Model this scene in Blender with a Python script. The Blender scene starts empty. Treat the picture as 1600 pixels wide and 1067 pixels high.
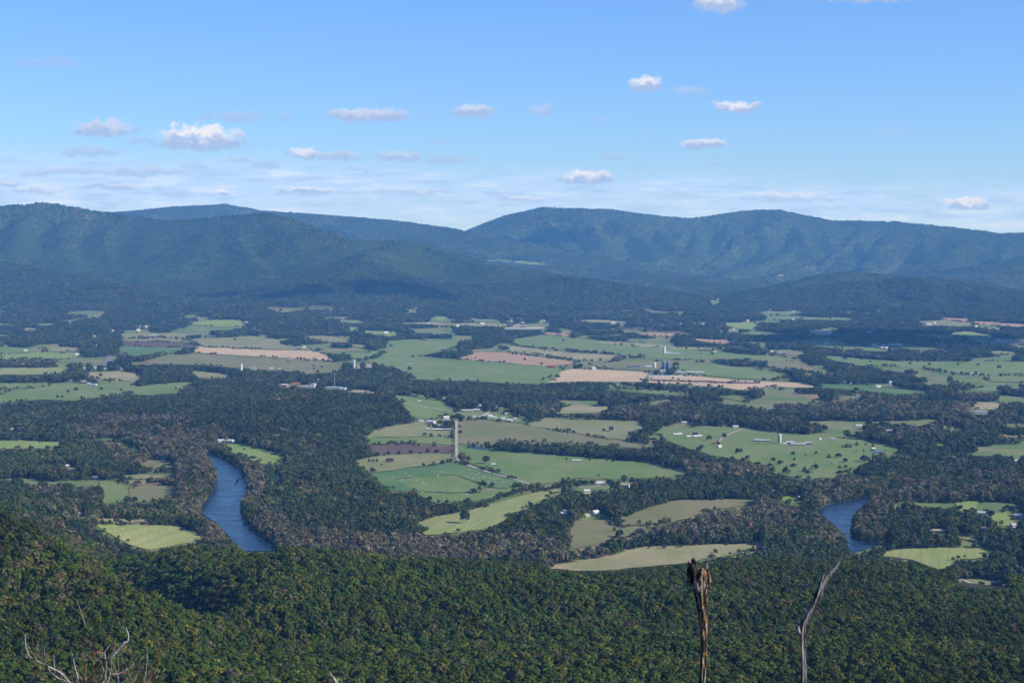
import bpy, bmesh, math, random
import numpy as np
from mathutils import Vector, Matrix, geometry

S = bpy.context.scene
COL = S.collection
R = math.radians
rng = np.random.default_rng(7)
random.seed(7)

# ------------------------------------------------------------------ camera
CAMZ = 450.0
F = 3000.0                      # focal length in photograph pixels (1600 wide)
PITCH = math.atan(163.5 / F)
cam_d = bpy.data.cameras.new('camera')
cam_d.sensor_width = 36.0
cam_d.lens = 36.0 * F / 1600.0
cam_d.clip_start = 0.5
cam_d.clip_end = 150000.0
cam = bpy.data.objects.new('camera', cam_d)
COL.objects.link(cam)
cam.location = (0, 0, CAMZ)
cam.rotation_euler = (R(90) - PITCH, 0, 0)
S.camera = cam

# ------------------------------------------------------------------ light
SUN_EL = R(33)
SUN_AZ = R(105)                 # clockwise from +Y: from the right, a little behind the camera
sdir = Vector((math.sin(SUN_AZ) * math.cos(SUN_EL), math.cos(SUN_AZ) * math.cos(SUN_EL), math.sin(SUN_EL)))
sun_d = bpy.data.lights.new('sun', 'SUN')
sun_d.energy = 5.0
sun_d.angle = R(0.5)
sun_d.color = (1.0, 0.95, 0.86)
sun = bpy.data.objects.new('sun', sun_d)
COL.objects.link(sun)
sun.location = (3000, -1000, 3000)
sun.rotation_euler = sdir.to_track_quat('Z', 'Y').to_euler()

S.view_settings.view_transform = 'Standard'
S.view_settings.look = 'None'
S.view_settings.gamma = 1.0
S.view_settings.use_curve_mapping = False
S.view_settings.exposure = 0.45
S.render.engine = "CYCLES"
HAZE = 2.9e-5                    # scattering per metre of the air
S.cycles.max_bounces = 5
S.cycles.diffuse_bounces = 2
S.cycles.glossy_bounces = 2
S.cycles.transmission_bounces = 2
S.cycles.transparent_max_bounces = 8
S.cycles.volume_bounces = 1
S.cycles.use_denoising = True
S.cycles.denoiser = 'OPENIMAGEDENOISE'
S.cycles.denoising_input_passes = 'RGB_ALBEDO_NORMAL'
S.cycles.use_adaptive_sampling = False


class NB:
    """small helper to write node trees"""
    def __init__(self, tree):
        self.t = tree
        self.n = tree.nodes
        self.l = tree.links

    def node(self, typ, **kw):
        nd = self.n.new(typ)
        for k, v in kw.items():
            setattr(nd, k, v)
        return nd

    def put(self, sock, v):
        if isinstance(v, bpy.types.NodeSocket):
            self.l.new(v, sock)
        elif v is not None:
            sock.default_value = v

    def m(self, op, a, b=None, c=None, clamp=False):
        nd = self.node('ShaderNodeMath', operation=op, use_clamp=clamp)
        self.put(nd.inputs[0], a)
        if b is not None: self.put(nd.inputs[1], b)
        if c is not None: self.put(nd.inputs[2], c)
        return nd.outputs[0]

    def vm(self, op, a, b=None, out=0):
        nd = self.node('ShaderNodeVectorMath', operation=op)
        self.put(nd.inputs[0], a)
        if b is not None: self.put(nd.inputs[1], b)
        return nd.outputs[out]

    def xyz(self, x, y, z):
        nd = self.node('ShaderNodeCombineXYZ')
        for i, v in enumerate((x, y, z)): self.put(nd.inputs[i], v)
        return nd.outputs[0]

    def noise(self, vec, scale, detail=4, rough=0.55, out=0, dim='3D'):
        nd = self.node('ShaderNodeTexNoise', noise_dimensions=dim)
        self.put(nd.inputs['Vector'], vec)
        nd.inputs['Scale'].default_value = scale
        nd.inputs['Detail'].default_value = detail
        nd.inputs['Roughness'].default_value = rough
        return nd.outputs[out]

    def mix(self, fac, a, b, blend='MIX'):
        nd = self.node('ShaderNodeMix', data_type='RGBA', blend_type=blend)
        self.put(nd.inputs[0], fac)
        for s, v in ((nd.inputs[6], a), (nd.inputs[7], b)):
            if isinstance(v, tuple) and len(v) == 3: v = v + (1,)
            self.put(s, v)
        return nd.outputs[2]

    def smooth(self, v, a, b, lo=0.0, hi=1.0, kind='SMOOTHSTEP'):
        nd = self.node('ShaderNodeMapRange', interpolation_type=kind)
        self.put(nd.inputs[0], v)
        nd.inputs[1].default_value = a; nd.inputs[2].default_value = b
        nd.inputs[3].default_value = lo; nd.inputs[4].default_value = hi
        return nd.outputs[0]


# ------------------------------------------------------------------ sky with clouds
w = bpy.data.worlds.new('World')
S.world = w
w.use_nodes = True
W = NB(w.node_tree)
W.n.clear()
tc = W.node('ShaderNodeTexCoord').outputs['Generated']
sep = W.node('ShaderNodeSeparateXYZ')
W.l.new(tc, sep.inputs[0])
sx, sy, sz = sep.outputs
hyp = W.m('SQRT', W.m('ADD', W.m('MULTIPLY', sx, sx), W.m('MULTIPLY', sy, sy)))
az = W.m('ARCTAN2', sx, sy)
el = W.m('ARCTAN2', sz, hyp)
sky = W.node('ShaderNodeTexSky', sky_type='NISHITA')
sky.sun_disc = False
sky.sun_elevation = SUN_EL
sky.sun_rotation = SUN_AZ
sky.altitude = 400
sky.air_density = 1.0
sky.dust_density = 0.1
sky.ozone_density = 4.0
SKY_STR = 0.096
base_sky = W.vm('SCALE', sky.outputs[0])
base_sky.node.inputs['Scale'].default_value = SKY_STR
base_sky = W.mix(1.0, base_sky, (0.585, 0.82, 1.28), 'MULTIPLY')
# (azimuth, elevation) in photograph-like units of 1/3000 rad
ang = W.xyz(W.m('MULTIPLY', az, 3000.0), W.m('MULTIPLY', el, 3000.0), 0.0)
warp = W.noise(ang, 0.035, 5, 0.62, out=1)
warp = W.vm('SUBTRACT', warp, (0.5, 0.5, 0.5))
wsc = W.vm('MULTIPLY', warp, (34.0, 20.0, 0.0))
angw = W.vm('ADD', ang, wsc)
fine = W.noise(W.vm('MULTIPLY', angw, (0.8, 1.0, 1.0)), 0.075, 5, 0.56)
# clouds: (px, py, half width, half height, opacity, whiteness)
CL = [(312, 222, 66, 21, 1.0, 1.0), (164, 206, 48, 15, 0.75, 0.45), (140, 240, 48, 9, 0.5, 0.25), (575, 184, 72, 11, 0.8, 0.45),
      (737, 179, 34, 11, 0.75, 0.5), (845, 177, 18, 11, 0.5, 0.3), (370, 186, 50, 10, 0.5, 0.15), (444, 187, 11, 9, 0.4, 0.1),
      (478, 243, 22, 10, 0.85, 0.8), (533, 247, 36, 8, 0.65, 0.4), (625, 248, 34, 9, 0.65, 0.4), (700, 251, 38, 7, 0.5, 0.15),
      (1008, 137, 28, 13, 1.0, 0.9), (1078, 145, 30, 7, 0.4, 0.3), (1150, 171, 37, 10, 0.9, 0.85), (1100, 229, 42, 9, 0.8, 0.7),
      (916, 281, 40, 12, 0.95, 0.9), (956, 247, 24, 6, 0.5, 0.2), (942, 190, 14, 7, 0.3, 0.2), (1120, 14, 34, 18, 0.9, 0.95),
      (1365, -4, 105, 17, 0.9, 0.95), (78, 101, 50, 9, 0.4, 0.1), (1508, 320, 40, 10, 0.85, 0.9), (104, 270, 52, 7, 0.5, 0.3),
      (230, 271, 62, 8, 0.55, 0.3), (345, 301, 12, 6, 0.8, 0.9), (482, 299, 40, 6, 0.7, 0.8), (180, 294, 52, 6, 0.6, 0.6),
      (1390, 208, 30, 10, 0.18, 0.3), (1118, 256, 14, 5, 0.35, 0.2), (8, 289, 26, 7, 0.6, 0.6), (368, 253, 26, 6, 0.45, 0.2),
      (420, 260, 22, 7, 0.45, 0.2), (1018, 275, 10, 4, 0.3, 0.2), (1240, 310, 70, 8, 0.45, 0.7), (560, 266, 26, 5, 0.4, 0.2),
      (60, 300, 40, 6, 0.5, 0.5), (128, 240, 30, 6, 0.5, 0.15), (300, 258, 24, 5, 0.4, 0.15), (640, 300, 60, 6, 0.5, 0.7), (820, 312, 50, 6, 0.5, 0.75), (690, 225, 26, 4, 0.35, 0.1), (68, 272, 34, 6, 0.5, 0.25), (215, 222, 16, 6, 0.45, 0.15), (-180, 150, 90, 20, 0.9, 0.8), (1800, 190, 80, 16, 0.8, 0.8), (2100, 90, 120, 24, 0.9, 0.9), (-420, 60, 130, 26, 0.9, 0.9)]
op = None
wh = None
for (px, py, hw, hh, o_, wt) in CL:
    a0 = math.atan((px - 800) / F) * 3000
    e0 = math.atan((370 - py) / F * math.cos(a0 / 3000)) * 3000
    d = W.vm('SUBTRACT', angw, (a0, e0, 0))
    # flat base: the lower half is squeezed
    dsep = W.node('ShaderNodeSeparateXYZ'); W.l.new(d, dsep.inputs[0])
    dy = W.m('MULTIPLY', W.m('MAXIMUM', dsep.outputs[1], W.m('MULTIPLY', dsep.outputs[1], -1.7)), 1.0 / (hh * 1.3))
    dx = W.m('MULTIPLY', dsep.outputs[0], 1.0 / (hw * 1.18))
    r = W.m('SQRT', W.m('ADD', W.m('MULTIPLY', dx, dx), W.m('MULTIPLY', dy, dy)))
    r = W.m('MULTIPLY_ADD', W.m('SUBTRACT', fine, 0.5), 1.7, r)
    msk = W.smooth(r, 1.05, 0.55, 0.0, min(1.0, o_ * 1.25))
    light = W.smooth(W.m('ADD', dsep.outputs[1], W.m('MULTIPLY', W.m('SUBTRACT', fine, 0.5), hh * 2.4)), -0.15 * hh, 0.85 * hh, 0.0, wt * 0.95)
    contrib = W.m('MULTIPLY', msk, light)
    op = msk if op is None else W.m('MAXIMUM', op, msk)
    wh = contrib if wh is None else W.m('MAXIMUM', wh, contrib)
# thin streaky veil low over the ridges, thicker to the left, and wispy deck higher up elsewhere
stv = W.vm('MULTIPLY', ang, (0.0045, 0.028, 1.0))
st = W.noise(stv, 1.0, 6, 0.6)
st2 = W.noise(W.vm('MULTIPLY', ang, (0.012, 0.085, 1.0)), 1.0, 5, 0.6)
edge = W.m('MULTIPLY_ADD', W.m('MULTIPLY', az, 3000.0), -0.035, 98.0)
low = W.smooth(W.m('SUBTRACT', W.m('MULTIPLY', el, 3000.0), W.m('ADD', edge, W.m('MULTIPLY', W.m('SUBTRACT', st, 0.5), 60))), 24.0, -22.0)
veil = W.m('MULTIPLY', low, W.smooth(st, 0.30, 0.62, 0.5, 0.9))
streak = W.m('MULTIPLY', low, W.smooth(st2, 0.5, 0.66, 0.0, 0.65))
grey = W.m('MULTIPLY', low, W.smooth(st2, 0.48, 0.36, 0.0, 0.7))
veilc = W.mix(streak, (0.37, 0.52, 0.80), (0.57, 0.65, 0.78))
veilc = W.mix(grey, veilc, (0.27, 0.39, 0.62))
c1 = W.mix(veil, base_sky, veilc)
cloudc = W.mix(W.m('DIVIDE', wh, W.m('MAXIMUM', op, 0.02)), (0.28, 0.38, 0.60), (0.69, 0.685, 0.72))
c2 = W.mix(op, c1, cloudc)
bg = W.node('ShaderNodeBackground')
W.l.new(c2, bg.inputs['Color'])
bg.inputs['Strength'].default_value = 1.0
wo = W.node('ShaderNodeOutputWorld')
W.l.new(bg.outputs[0], wo.inputs['Surface'])

# ------------------------------------------------------------------ projection helpers
CP, SP = math.cos(PITCH), math.sin(PITCH)


def ray(px, py):
    a = (px - 800.0) / F
    b = (533.5 - py) / F
    d = np.array([a, CP + b * SP, -SP + b * CP])
    return d / d[1]                              # per metre of depth


def project(x, y, z):
    dz = z - CAMZ
    f = y * CP - dz * SP
    u = y * SP + dz * CP
    f = np.maximum(f, 1e-3)
    return 800 + F * x / f, 533.5 - F * u / f


def _hash(ix, iy, seed):
    h = (ix * 374761393 + iy * 668265263 + seed * 982451653) & 0xffffffff
    h = ((h ^ (h >> 13)) * 1274126177) & 0xffffffff
    return ((h ^ (h >> 16)) & 0xffffff) / 16777216.0


def vnoise(x, y, seed=0):
    x = np.asarray(x, float); y = np.asarray(y, float)
    xi = np.floor(x).astype(np.int64); yi = np.floor(y).astype(np.int64)
    fx = x - xi; fy = y - yi
    fx = fx * fx * fx * (fx * (fx * 6 - 15) + 10); fy = fy * fy * fy * (fy * (fy * 6 - 15) + 10)
    a = _hash(xi, yi, seed); b = _hash(xi + 1, yi, seed); c = _hash(xi, yi + 1, seed); d = _hash(xi + 1, yi + 1, seed)
    return (a + (b - a) * fx) * (1 - fy) + (c + (d - c) * fx) * fy


def fbm(x, y, seed=0, o=4, g=0.5):
    s = 0; a = 1; t = 0
    for i in range(o):
        s = s + a * vnoise(x * 2 ** i + 17.3 * i, y * 2 ** i - 9.1 * i, seed + i)
        t += a; a *= g
    return s / t


def sstep(x, a, b):
    t = np.clip((x - a) / (b - a), 0, 1)
    return t * t * (3 - 2 * t)


# near ridge control points: (px, py of the canopy, depth) or (px, None, depth, ground z)
NEAR = [(200, 872, 2100), (260, 864, 2080), (340, 853, 2050), (480, 866, 2000), (640, 884, 1950), (800, 888, 1950), (900, 891, 1950), (1000, 886, 1950),
        (1090, 876, 2000), (1200, 870, 2050), (1320, 868, 2050), (1420, 888, 1950), (1480, 917, 1850), (1600, 924, 1850), (1750, 930, 1850), (2000, 930, 1850),
        (400, 925, 1640), (600, 955, 1600), (900, 955, 1600), (1200, 945, 1620), (1500, 965, 1580), (1800, 965, 1580),
        (300, 1067, 1150), (500, 1067, 1150), (750, 1067, 1150), (1000, 1067, 1150), (1250, 1067, 1150), (1500, 1067, 1150), (1800, 1067, 1150), (2100, 1067, 1150),
        (-300, 800, 1750), (-150, 815, 1720), (0, 838, 1700), (60, 848, 1640), (120, 868, 1560), (180, 897, 1480), (230, 925, 1420), (265, 962, 1340),
        (-300, 900, 1420), (0, 925, 1400), (100, 955, 1310), (0, 1005, 1230), (160, 1010, 1240), (-300, 1067, 1150), (-100, 1067, 1150), (100, 1067, 1150), (200, 1067, 1150),
        (225, 882, 2050), (262, 893, 1900), (300, 905, 1790), (345, 895, 1830), (300, 950, 1560), (315, 1000, 1350), (360, 975, 1430),
        (-500, 740, 2550), (-200, 758, 2550), (0, 788, 2500), (80, 818, 2420), (140, 846, 2330)]
NEARZ = [(150, 1900, 38), (205, 1760, 46), (245, 1620, 62), (280, 1500, 88), (60, 2050, 60), (-60, 2100, 80), (-300, 2200, 95),
         (0, 2800, 52), (-250, 2850, 60), (150, 2550, 12), (-500, 3100, 50), (0, 3150, 18), (-250, 3300, 25),
         (200, 2350, 20), (340, 2280, 14), (500, 2300, 10), (700, 2300, 8), (900, 2320, 8), (1100, 2350, 8), (1300, 2400, 8), (1450, 2350, 8), (1600, 2350, 8), (1900, 2350, 8), (2300, 2350, 8)]
for _p in range(-1500, 3600, 300):
    NEARZ += [(_p * 1.0, 600, 205), (_p, 900, 178)]
for _p in range(-500, 3000, 250):
    NEARZ += [(_p, 4300, 0), (_p, 3700, 1)] + ([(_p, 2750, 2), (_p, 3150, 1)] if _p > 100 else [])
_px = []
for c in NEAR:
    r_ = ray(c[0], c[1])
    _px.append((r_[0] * c[2], c[2], CAMZ + r_[2] * c[2] - 13.0))
for (p_, D_, z_) in NEARZ:
    _px.append(((p_ - 800) / F * D_, D_, z_))
_px = np.array(_px, float)
SC = 1000.0


def _phi(r):
    return np.where(r > 1e-9, r * r * np.log(r + 1e-12), 0.0)


_P = _px[:, :2] / SC
_n = len(_P)
_K = _phi(np.linalg.norm(_P[:, None] - _P[None], axis=2)) + np.eye(_n) * 0.0008
_Q = np.c_[np.ones(_n), _P]
_A = np.block([[_K, _Q], [_Q.T, np.zeros((3, 3))]])
_wt = np.linalg.solve(_A, np.r_[_px[:, 2], 0, 0, 0])


def tps(x, y):
    out = np.empty_like(x)
    for i in range(0, len(x), 20000):
        q = np.c_[x[i:i + 20000], y[i:i + 20000]] / SC
        r = np.sqrt(((q[:, None] - _P[None]) ** 2).sum(2))
        out[i:i + 20000] = _phi(r) @ _wt[:_n] + _wt[_n] + q @ _wt[_n + 1:]
    return out


def crest(pts):
    out = []
    for (px, py, D) in pts:
        D *= 1000.0
        r_ = ray(px, py)
        out.append((r_[0] * D, D, CAMZ + r_[2] * D - 14))
    return np.array(out)


# ridges: crest polyline, half width, profile power, spur spacing, spur strength
RIDGES = [
    (crest([(-900, 345, 16.2), (-500, 330, 16.0), (-200, 338, 15.8), (-60, 325, 15.8), (70, 316, 15.9), (130, 326, 15.8), (190, 334, 15.6), (260, 345, 15.2), (340, 340, 14.8), (415, 332, 14.4), (450, 341, 14.2), (500, 360, 13.9), (540, 378, 13.7), (640, 382, 14.2)]), 4400, 3.1, 820, 70, 3),
    (crest([(640, 382, 14.3), (610, 384, 13.6), (570, 398, 12.9), (550, 420, 12.2)]), 1300, 1.2, 520, 60, 31),
    (crest([(640, 382, 14.3), (690, 395, 13.7), (750, 415, 13.2), (830, 424, 12.9), (880, 436, 12.5), (960, 462, 12.0), (1030, 488, 11.6)]), 1500, 1.3, 560, 90, 32),
    (crest([(-100, 345, 21.5), (200, 331, 21), (270, 322, 20.8), (350, 319, 20.5), (410, 329, 20.3), (480, 334, 20.0), (600, 343, 19.5), (680, 353, 19.0), (725, 364, 18.6), (800, 376, 18.0), (900, 398, 17.4), (1000, 424, 16.5)]), 4700, 2.2, 800, 90, 5),
    (crest([(560, 420, 22.5), (700, 374, 21.8), (740, 361, 21.5), (790, 337, 21.0), (850, 324, 20.5), (900, 326, 20.3), (950, 327, 20.2), (1000, 334, 20.0), (1080, 341, 20.0), (1130, 334, 20.0), (1170, 329, 20.0), (1215, 328, 19.8), (1250, 335, 19.8), (1300, 345, 19.6), (1400, 347, 19.3), (1460, 352, 19.0), (1520, 358, 18.8), (1560, 364, 18.6), (1620, 364, 18.4), (1800, 350, 18.2), (2100, 360, 18), (2500, 350, 18)]), 5800, 2.9, 620, 120, 9),
    (crest([(1130, 478, 12.6), (1180, 455, 12.7), (1250, 438, 12.8), (1320, 425, 12.9), (1400, 428, 12.9), (1470, 436, 12.9), (1530, 442, 12.8), (1620, 460, 12.6), (1720, 468, 12.6), (1900, 450, 12.8), (2200, 460, 13)]), 1500, 1.0, 520, 110, 12),
    (crest([(1005, 447, 15.0), (1050, 434, 15.1), (1110, 437, 15.2), (1170, 450, 15.2), (1220, 460, 15)]), 1000, 1.0, 450, 35, 14),
    (crest([(1560, 420, 16.0), (1620, 395, 16.4), (1700, 385, 16.5)]), 2200, 1.2, 600, 90, 19),
    (crest([(-300, 420, 12.8), (-40, 398, 13.2), (40, 412, 12.8), (110, 440, 12.2), (170, 455, 11.8)]), 1600, 1.1, 560, 130, 21),
]
# spurs that run down from the ridges towards the valley: (image points with depth in km), half width
SPURS = [([(415, 332, 14.4), (440, 352, 14.0), (470, 385, 13.4), (502, 416, 12.8), (525, 445, 12.2)], 850),
         ([(340, 340, 14.8), (318, 362, 14.2), (330, 395, 13.5), (360, 430, 12.9), (380, 455, 12.3)], 1000),
         ([(380, 336, 14.5), (372, 362, 14.0), (392, 400, 13.3), (415, 440, 12.5)], 750),
         ([(255, 345, 15.2), (235, 365, 14.7), (245, 395, 14.0), (270, 430, 13.2), (285, 460, 12.4)], 1000),
         ([(190, 334, 15.6), (165, 360, 15.0), (165, 392, 14.3), (190, 425, 13.5)], 900),
         ([(128, 326, 15.8), (100, 350, 15.2), (95, 385, 14.5), (120, 415, 13.8)], 900),
         ([(60, 317, 15.9), (30, 345, 15.3), (20, 380, 14.5)], 900),
         ([(610, 384, 13.8), (618, 402, 13.4), (640, 432, 12.7), (665, 458, 12.0)], 700),
         ([(690, 395, 13.7), (720, 420, 13.1), (760, 450, 12.4), (790, 472, 11.8)], 700),
         ([(790, 424, 13.0), (830, 446, 12.5), (870, 470, 12.0)], 600),
         ([(350, 319, 20.5), (380, 345, 19.6)], 900), ([(480, 334, 20.0), (530, 352, 19.2), (560, 372, 18.4)], 900), ([(600, 343, 19.5), (650, 362, 18.8), (700, 388, 17.9)], 900),
         ([(850, 324, 20.5), (858, 345, 20.0), (872, 372, 19.2), (900, 392, 18.4)], 800), ([(800, 334, 20.9), (800, 352, 20.3), (790, 375, 19.4)], 800),
         ([(900, 326, 20.3), (925, 350, 19.6), (945, 378, 18.8)], 750), ([(948, 327, 20.2), (978, 350, 19.6), (1010, 380, 18.8), (1030, 400, 18.2)], 800),
         ([(1020, 335, 20.0), (1035, 360, 19.4), (1055, 388, 18.6)], 700), ([(1085, 341, 20.0), (1090, 365, 19.3), (1085, 392, 18.5)], 700),
         ([(1150, 331, 20.0), (1140, 356, 19.4), (1125, 388, 18.6)], 750), ([(1190, 328, 19.9), (1190, 352, 19.3), (1200, 385, 18.6), (1215, 408, 17.9)], 750),
         ([(1235, 332, 19.8), (1248, 355, 19.2), (1262, 385, 18.5)], 700), ([(1290, 343, 19.6), (1290, 362, 19.1), (1305, 392, 18.4), (1320, 412, 17.8)], 700),
         ([(1345, 346, 19.4), (1342, 368, 18.9), (1352, 398, 18.2)], 650), ([(1400, 347, 19.3), (1385, 368, 18.8), (1388, 395, 18.2), (1400, 415, 17.6)], 700),
         ([(1455, 352, 19.0), (1445, 375, 18.5), (1450, 402, 17.8)], 700), ([(1530, 359, 18.8), (1500, 378, 18.2), (1480, 405, 17.4), (1470, 425, 16.8)], 900),
         ([(1600, 364, 18.4), (1575, 385, 17.8), (1560, 412, 17.0)], 900), ([(1700, 357, 18.3), (1690, 380, 17.7)], 900),
         ([(1320, 425, 12.9), (1330, 445, 12.5), (1350, 470, 12.1)], 420), ([(1430, 431, 12.9), (1440, 452, 12.5), (1460, 475, 12.1)], 420), ([(1220, 444, 12.8), (1235, 462, 12.4)], 420), ([(1530, 442, 12.8), (1540, 462, 12.4)], 420)]
for _p, _w in SPURS:
    RIDGES.append((crest([(a, b + (9 if i == 0 else 3), c) for i, (a, b, c) in enumerate(_p)]), _w * 1.1, 0.9, 330, 34, 50 + _w))
# broad swells of the valley floor: (px, py, radius across, radius along, height)
HILLS = [(455, 650, 330, 620, 34), (560, 770, 260, 260, 14), (60, 600, 600, 500, 10), (1260, 700, 420, 420, 12),
         (900, 668, 380, 300, 9), (690, 625, 300, 300, 8), (1480, 640, 500, 500, 14), (900, 800, 260, 200, 10), (1180, 640, 500, 450, 10),
         (340, 500, 300, 400, 22), (690, 498, 300, 400, 14), (1250, 520, 700, 500, 14)]
HILLS = [(ray(a, b)[0] * (CAMZ / -ray(a, b)[2]), CAMZ / -ray(a, b)[2], c, d, e) for (a, b, c, d, e) in HILLS]


def height(x, y):
    x = np.atleast_1d(np.asarray(x, float)); y = np.atleast_1d(np.asarray(y, float))
    # valley floor
    z = (fbm(x / 900, y / 1100, 11, 3) - 0.5) * 17 + (fbm(x / 260, y / 330, 13, 2) - 0.5) * 3.0
    far = sstep(y, 9500, 13500)
    z = z * (1 + far * 3.5) + far * 25
    for (hx, hy, a, b, h) in HILLS:
        z = z + h * np.exp(-((x - hx) / a) ** 2 - ((y - hy) / b) ** 2)
    # the river corridor is flat
    z = z * sstep(y, 2500, 3900) + 0.0
    # mountains
    msk = y > 7500
    if msk.any():
        X = x[msk]; Y = y[msk]
        wx = (fbm(X / 1500, Y / 1500, 41, 3) - 0.5)
        wy = (fbm(X / 1500, Y / 1500, 47, 3) - 0.5)
        acc = np.zeros_like(X)
        for (P, Wd, pw, lam, amp, sd) in RIDGES:
            best = np.full_like(X, 1e12); zc = np.zeros_like(X); arc = np.zeros_like(X); wsum = np.zeros_like(X); s0 = 0.0
            for i in range(len(P) - 1):
                a, b = P[i], P[i + 1]
                dx, dy = b[0] - a[0], b[1] - a[1]
                L2 = dx * dx + dy * dy; L = math.sqrt(L2)
                t = np.clip(((X - a[0]) * dx + (Y - a[1]) * dy) / L2, 0, 1)
                dd = np.hypot(X - a[0] - t * dx, Y - a[1] - t * dy)
                best = np.minimum(best, dd)
                ww = (1.0 / (dd / 100.0 + 0.3)) ** 5
                wsum += ww
                zc += ww * (a[2] + (b[2] - a[2]) * t)
                arc += ww * (s0 + t * L)
                s0 += L
            zc /= wsum; arc /= wsum
            r = best
            s = arc / lam + wx * 1.3 + 0.00022 * r * (1 if sd % 2 else -1) + 0.6 * (vnoise(arc / 1700.0, r / 4000.0, sd) - 0.5)
            tri = np.abs((s + 0.37 * sd) % 1.0 * 2 - 1)                      # 0 in a hollow, 1 on a spur
            tri = tri * tri * (3 - 2 * tri) * 0.5 + tri * 0.5
            keep = 0.35 + 0.65 * vnoise(np.floor(s + 0.37 * sd) * 7.7, np.zeros_like(s), sd + 5)
            s3 = np.abs(((arc / lam * 2.7 + wy * 2.0 + r / 2600.0) % 1.0) * 2 - 1)
            s2 = vnoise(X / 420 + wy * 3, Y / 700, sd + 2) - 0.5
            grow = sstep(r, 20, 900) * (1 - sstep(r, 0.55 * Wd, 0.95 * Wd))
            cut = grow * ((1 - tri) * keep + (1 - s3) * 0.28 * grow)
            re = r * (1 + 0.25 * s2 * sstep(r, 60, 1400) - 0.22 * (tri - 0.5) * sstep(r, 100, 1500))
            u = np.clip(1 - re / Wd, 0, 1)
            h = np.maximum(zc, 0) * u ** pw - amp * cut
            acc = acc + (np.maximum(h, 0) / 100.0) ** 26
        m = 100.0 * acc ** (1 / 26.0)
        det = ((fbm(X / 520, Y / 520, 61, 4) - 0.5) * 62 + (0.5 - np.abs(fbm(X / 300, Y / 300, 67, 3) - 0.5) * 2 - .25) * 14) * sstep(m, 15, 220) * (1 - 0.8 * sstep(m, 330, 640))
        z[msk] = z[msk] * (1 - sstep(m, 40, 200) * 0.8) + m + det
    # near ridge under the viewpoint
    nm = (y < 4300)
    if nm.any():
        X = x[nm]; Y = y[nm]
        t = tps(X, np.maximum(Y, 500))
        t = t + (fbm(X / 190, Y / 190, 71, 3) - 0.5) * 17 * sstep(t, 30, 110) * sstep(Y, 600, 1000)
        steep = np.interp(Y, [-3000, -30, 3, 8, 60, 300, 600, 900], [448.1, 448.3, 448.3, 446.2, 420, 300, 205, 178])
        k = sstep(Y, 500, 1000)
        t = steep * (1 - k) + t * k
        b = sstep(Y, 2400, 3700)
        tl = np.maximum(t, 0) * (1 - sstep(Y, 3400, 4200))
        z[nm] = z[nm] + tl
    return z


# ------------------------------------------------------------------ object helpers
def tag(o, label=None, cat=None, group=None, kind=None):
    if label: o['label'] = label
    if cat: o['category'] = cat
    if group: o['group'] = group
    if kind: o['kind'] = kind
    return o


def mesh_obj(name, verts, faces, mats, parent=None, smooth=False, mi=None):
    me = bpy.data.meshes.new(name)
    me.from_pydata([tuple(v) for v in verts], [], [tuple(f) for f in faces])
    for m_ in (mats if isinstance(mats, (list, tuple)) else [mats]):
        me.materials.append(m_)
    if mi is not None:
        me.polygons.foreach_set('material_index', mi)
    if smooth:
        me.polygons.foreach_set('use_smooth', [True] * len(me.polygons))
    me.update()
    o = bpy.data.objects.new(name, me)
    COL.objects.link(o)
    if parent is not None: o.parent = parent
    return o


def empty(name, loc, rz=0.0):
    o = bpy.data.objects.new(name, None)
    o.empty_display_size = 1
    COL.objects.link(o)
    o.location = loc
    o.rotation_euler = (0, 0, rz)
    return o


def new_mat(name, rough=0.9, spec=0.2):
    m_ = bpy.data.materials.new(name)
    m_.use_nodes = True
    N = NB(m_.node_tree)
    b = N.n['Principled BSDF']
    b.inputs['Roughness'].default_value = rough
    b.inputs['Specular IOR Level'].default_value = spec
    return m_, N, b


def plain(name, c, rough=0.8, var=0.15, sc=0.6):
    m_, N, b = new_mat(name, rough)
    g = N.node('ShaderNodeTexCoord').outputs['Object']
    n1 = N.noise(g, sc, 5, 0.6)
    k = N.smooth(n1, 0.25, 0.75, 1 - var, 1 + var, 'LINEAR')
    col = N.vm('SCALE', (c[0], c[1], c[2])); N.put(col.node.inputs['Scale'], k)
    N.l.new(col, b.inputs['Base Color'])
    return m_


# ------------------------------------------------------------------ ground
gm, N, b = new_mat('ground_mat', 0.95, 0.1)
geo = N.node('ShaderNodeNewGeometry').outputs['Position']
n1 = N.noise(geo, 0.006, 5, 0.6); n2 = N.noise(geo, 0.06, 4, 0.6)
gr = N.mix(N.smooth(n1, 0.42, 0.58), (0.098, 0.155, 0.045), (0.165, 0.175, 0.080))
gr = N.mix(N.smooth(N.noise(geo, 0.0028, 3, 0.5), 0.60, 0.64), gr, (0.24, 0.17, 0.105))
gr = N.mix(N.smooth(n2, 0.45, 0.75, 0.0, 0.5), gr, (0.10, 0.10, 0.05))
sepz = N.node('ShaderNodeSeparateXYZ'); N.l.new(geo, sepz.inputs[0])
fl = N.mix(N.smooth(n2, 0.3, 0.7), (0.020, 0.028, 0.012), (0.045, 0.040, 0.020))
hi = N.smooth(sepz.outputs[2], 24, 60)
N.l.new(N.mix(hi, gr, fl), b.inputs['Base Color'])

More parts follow.
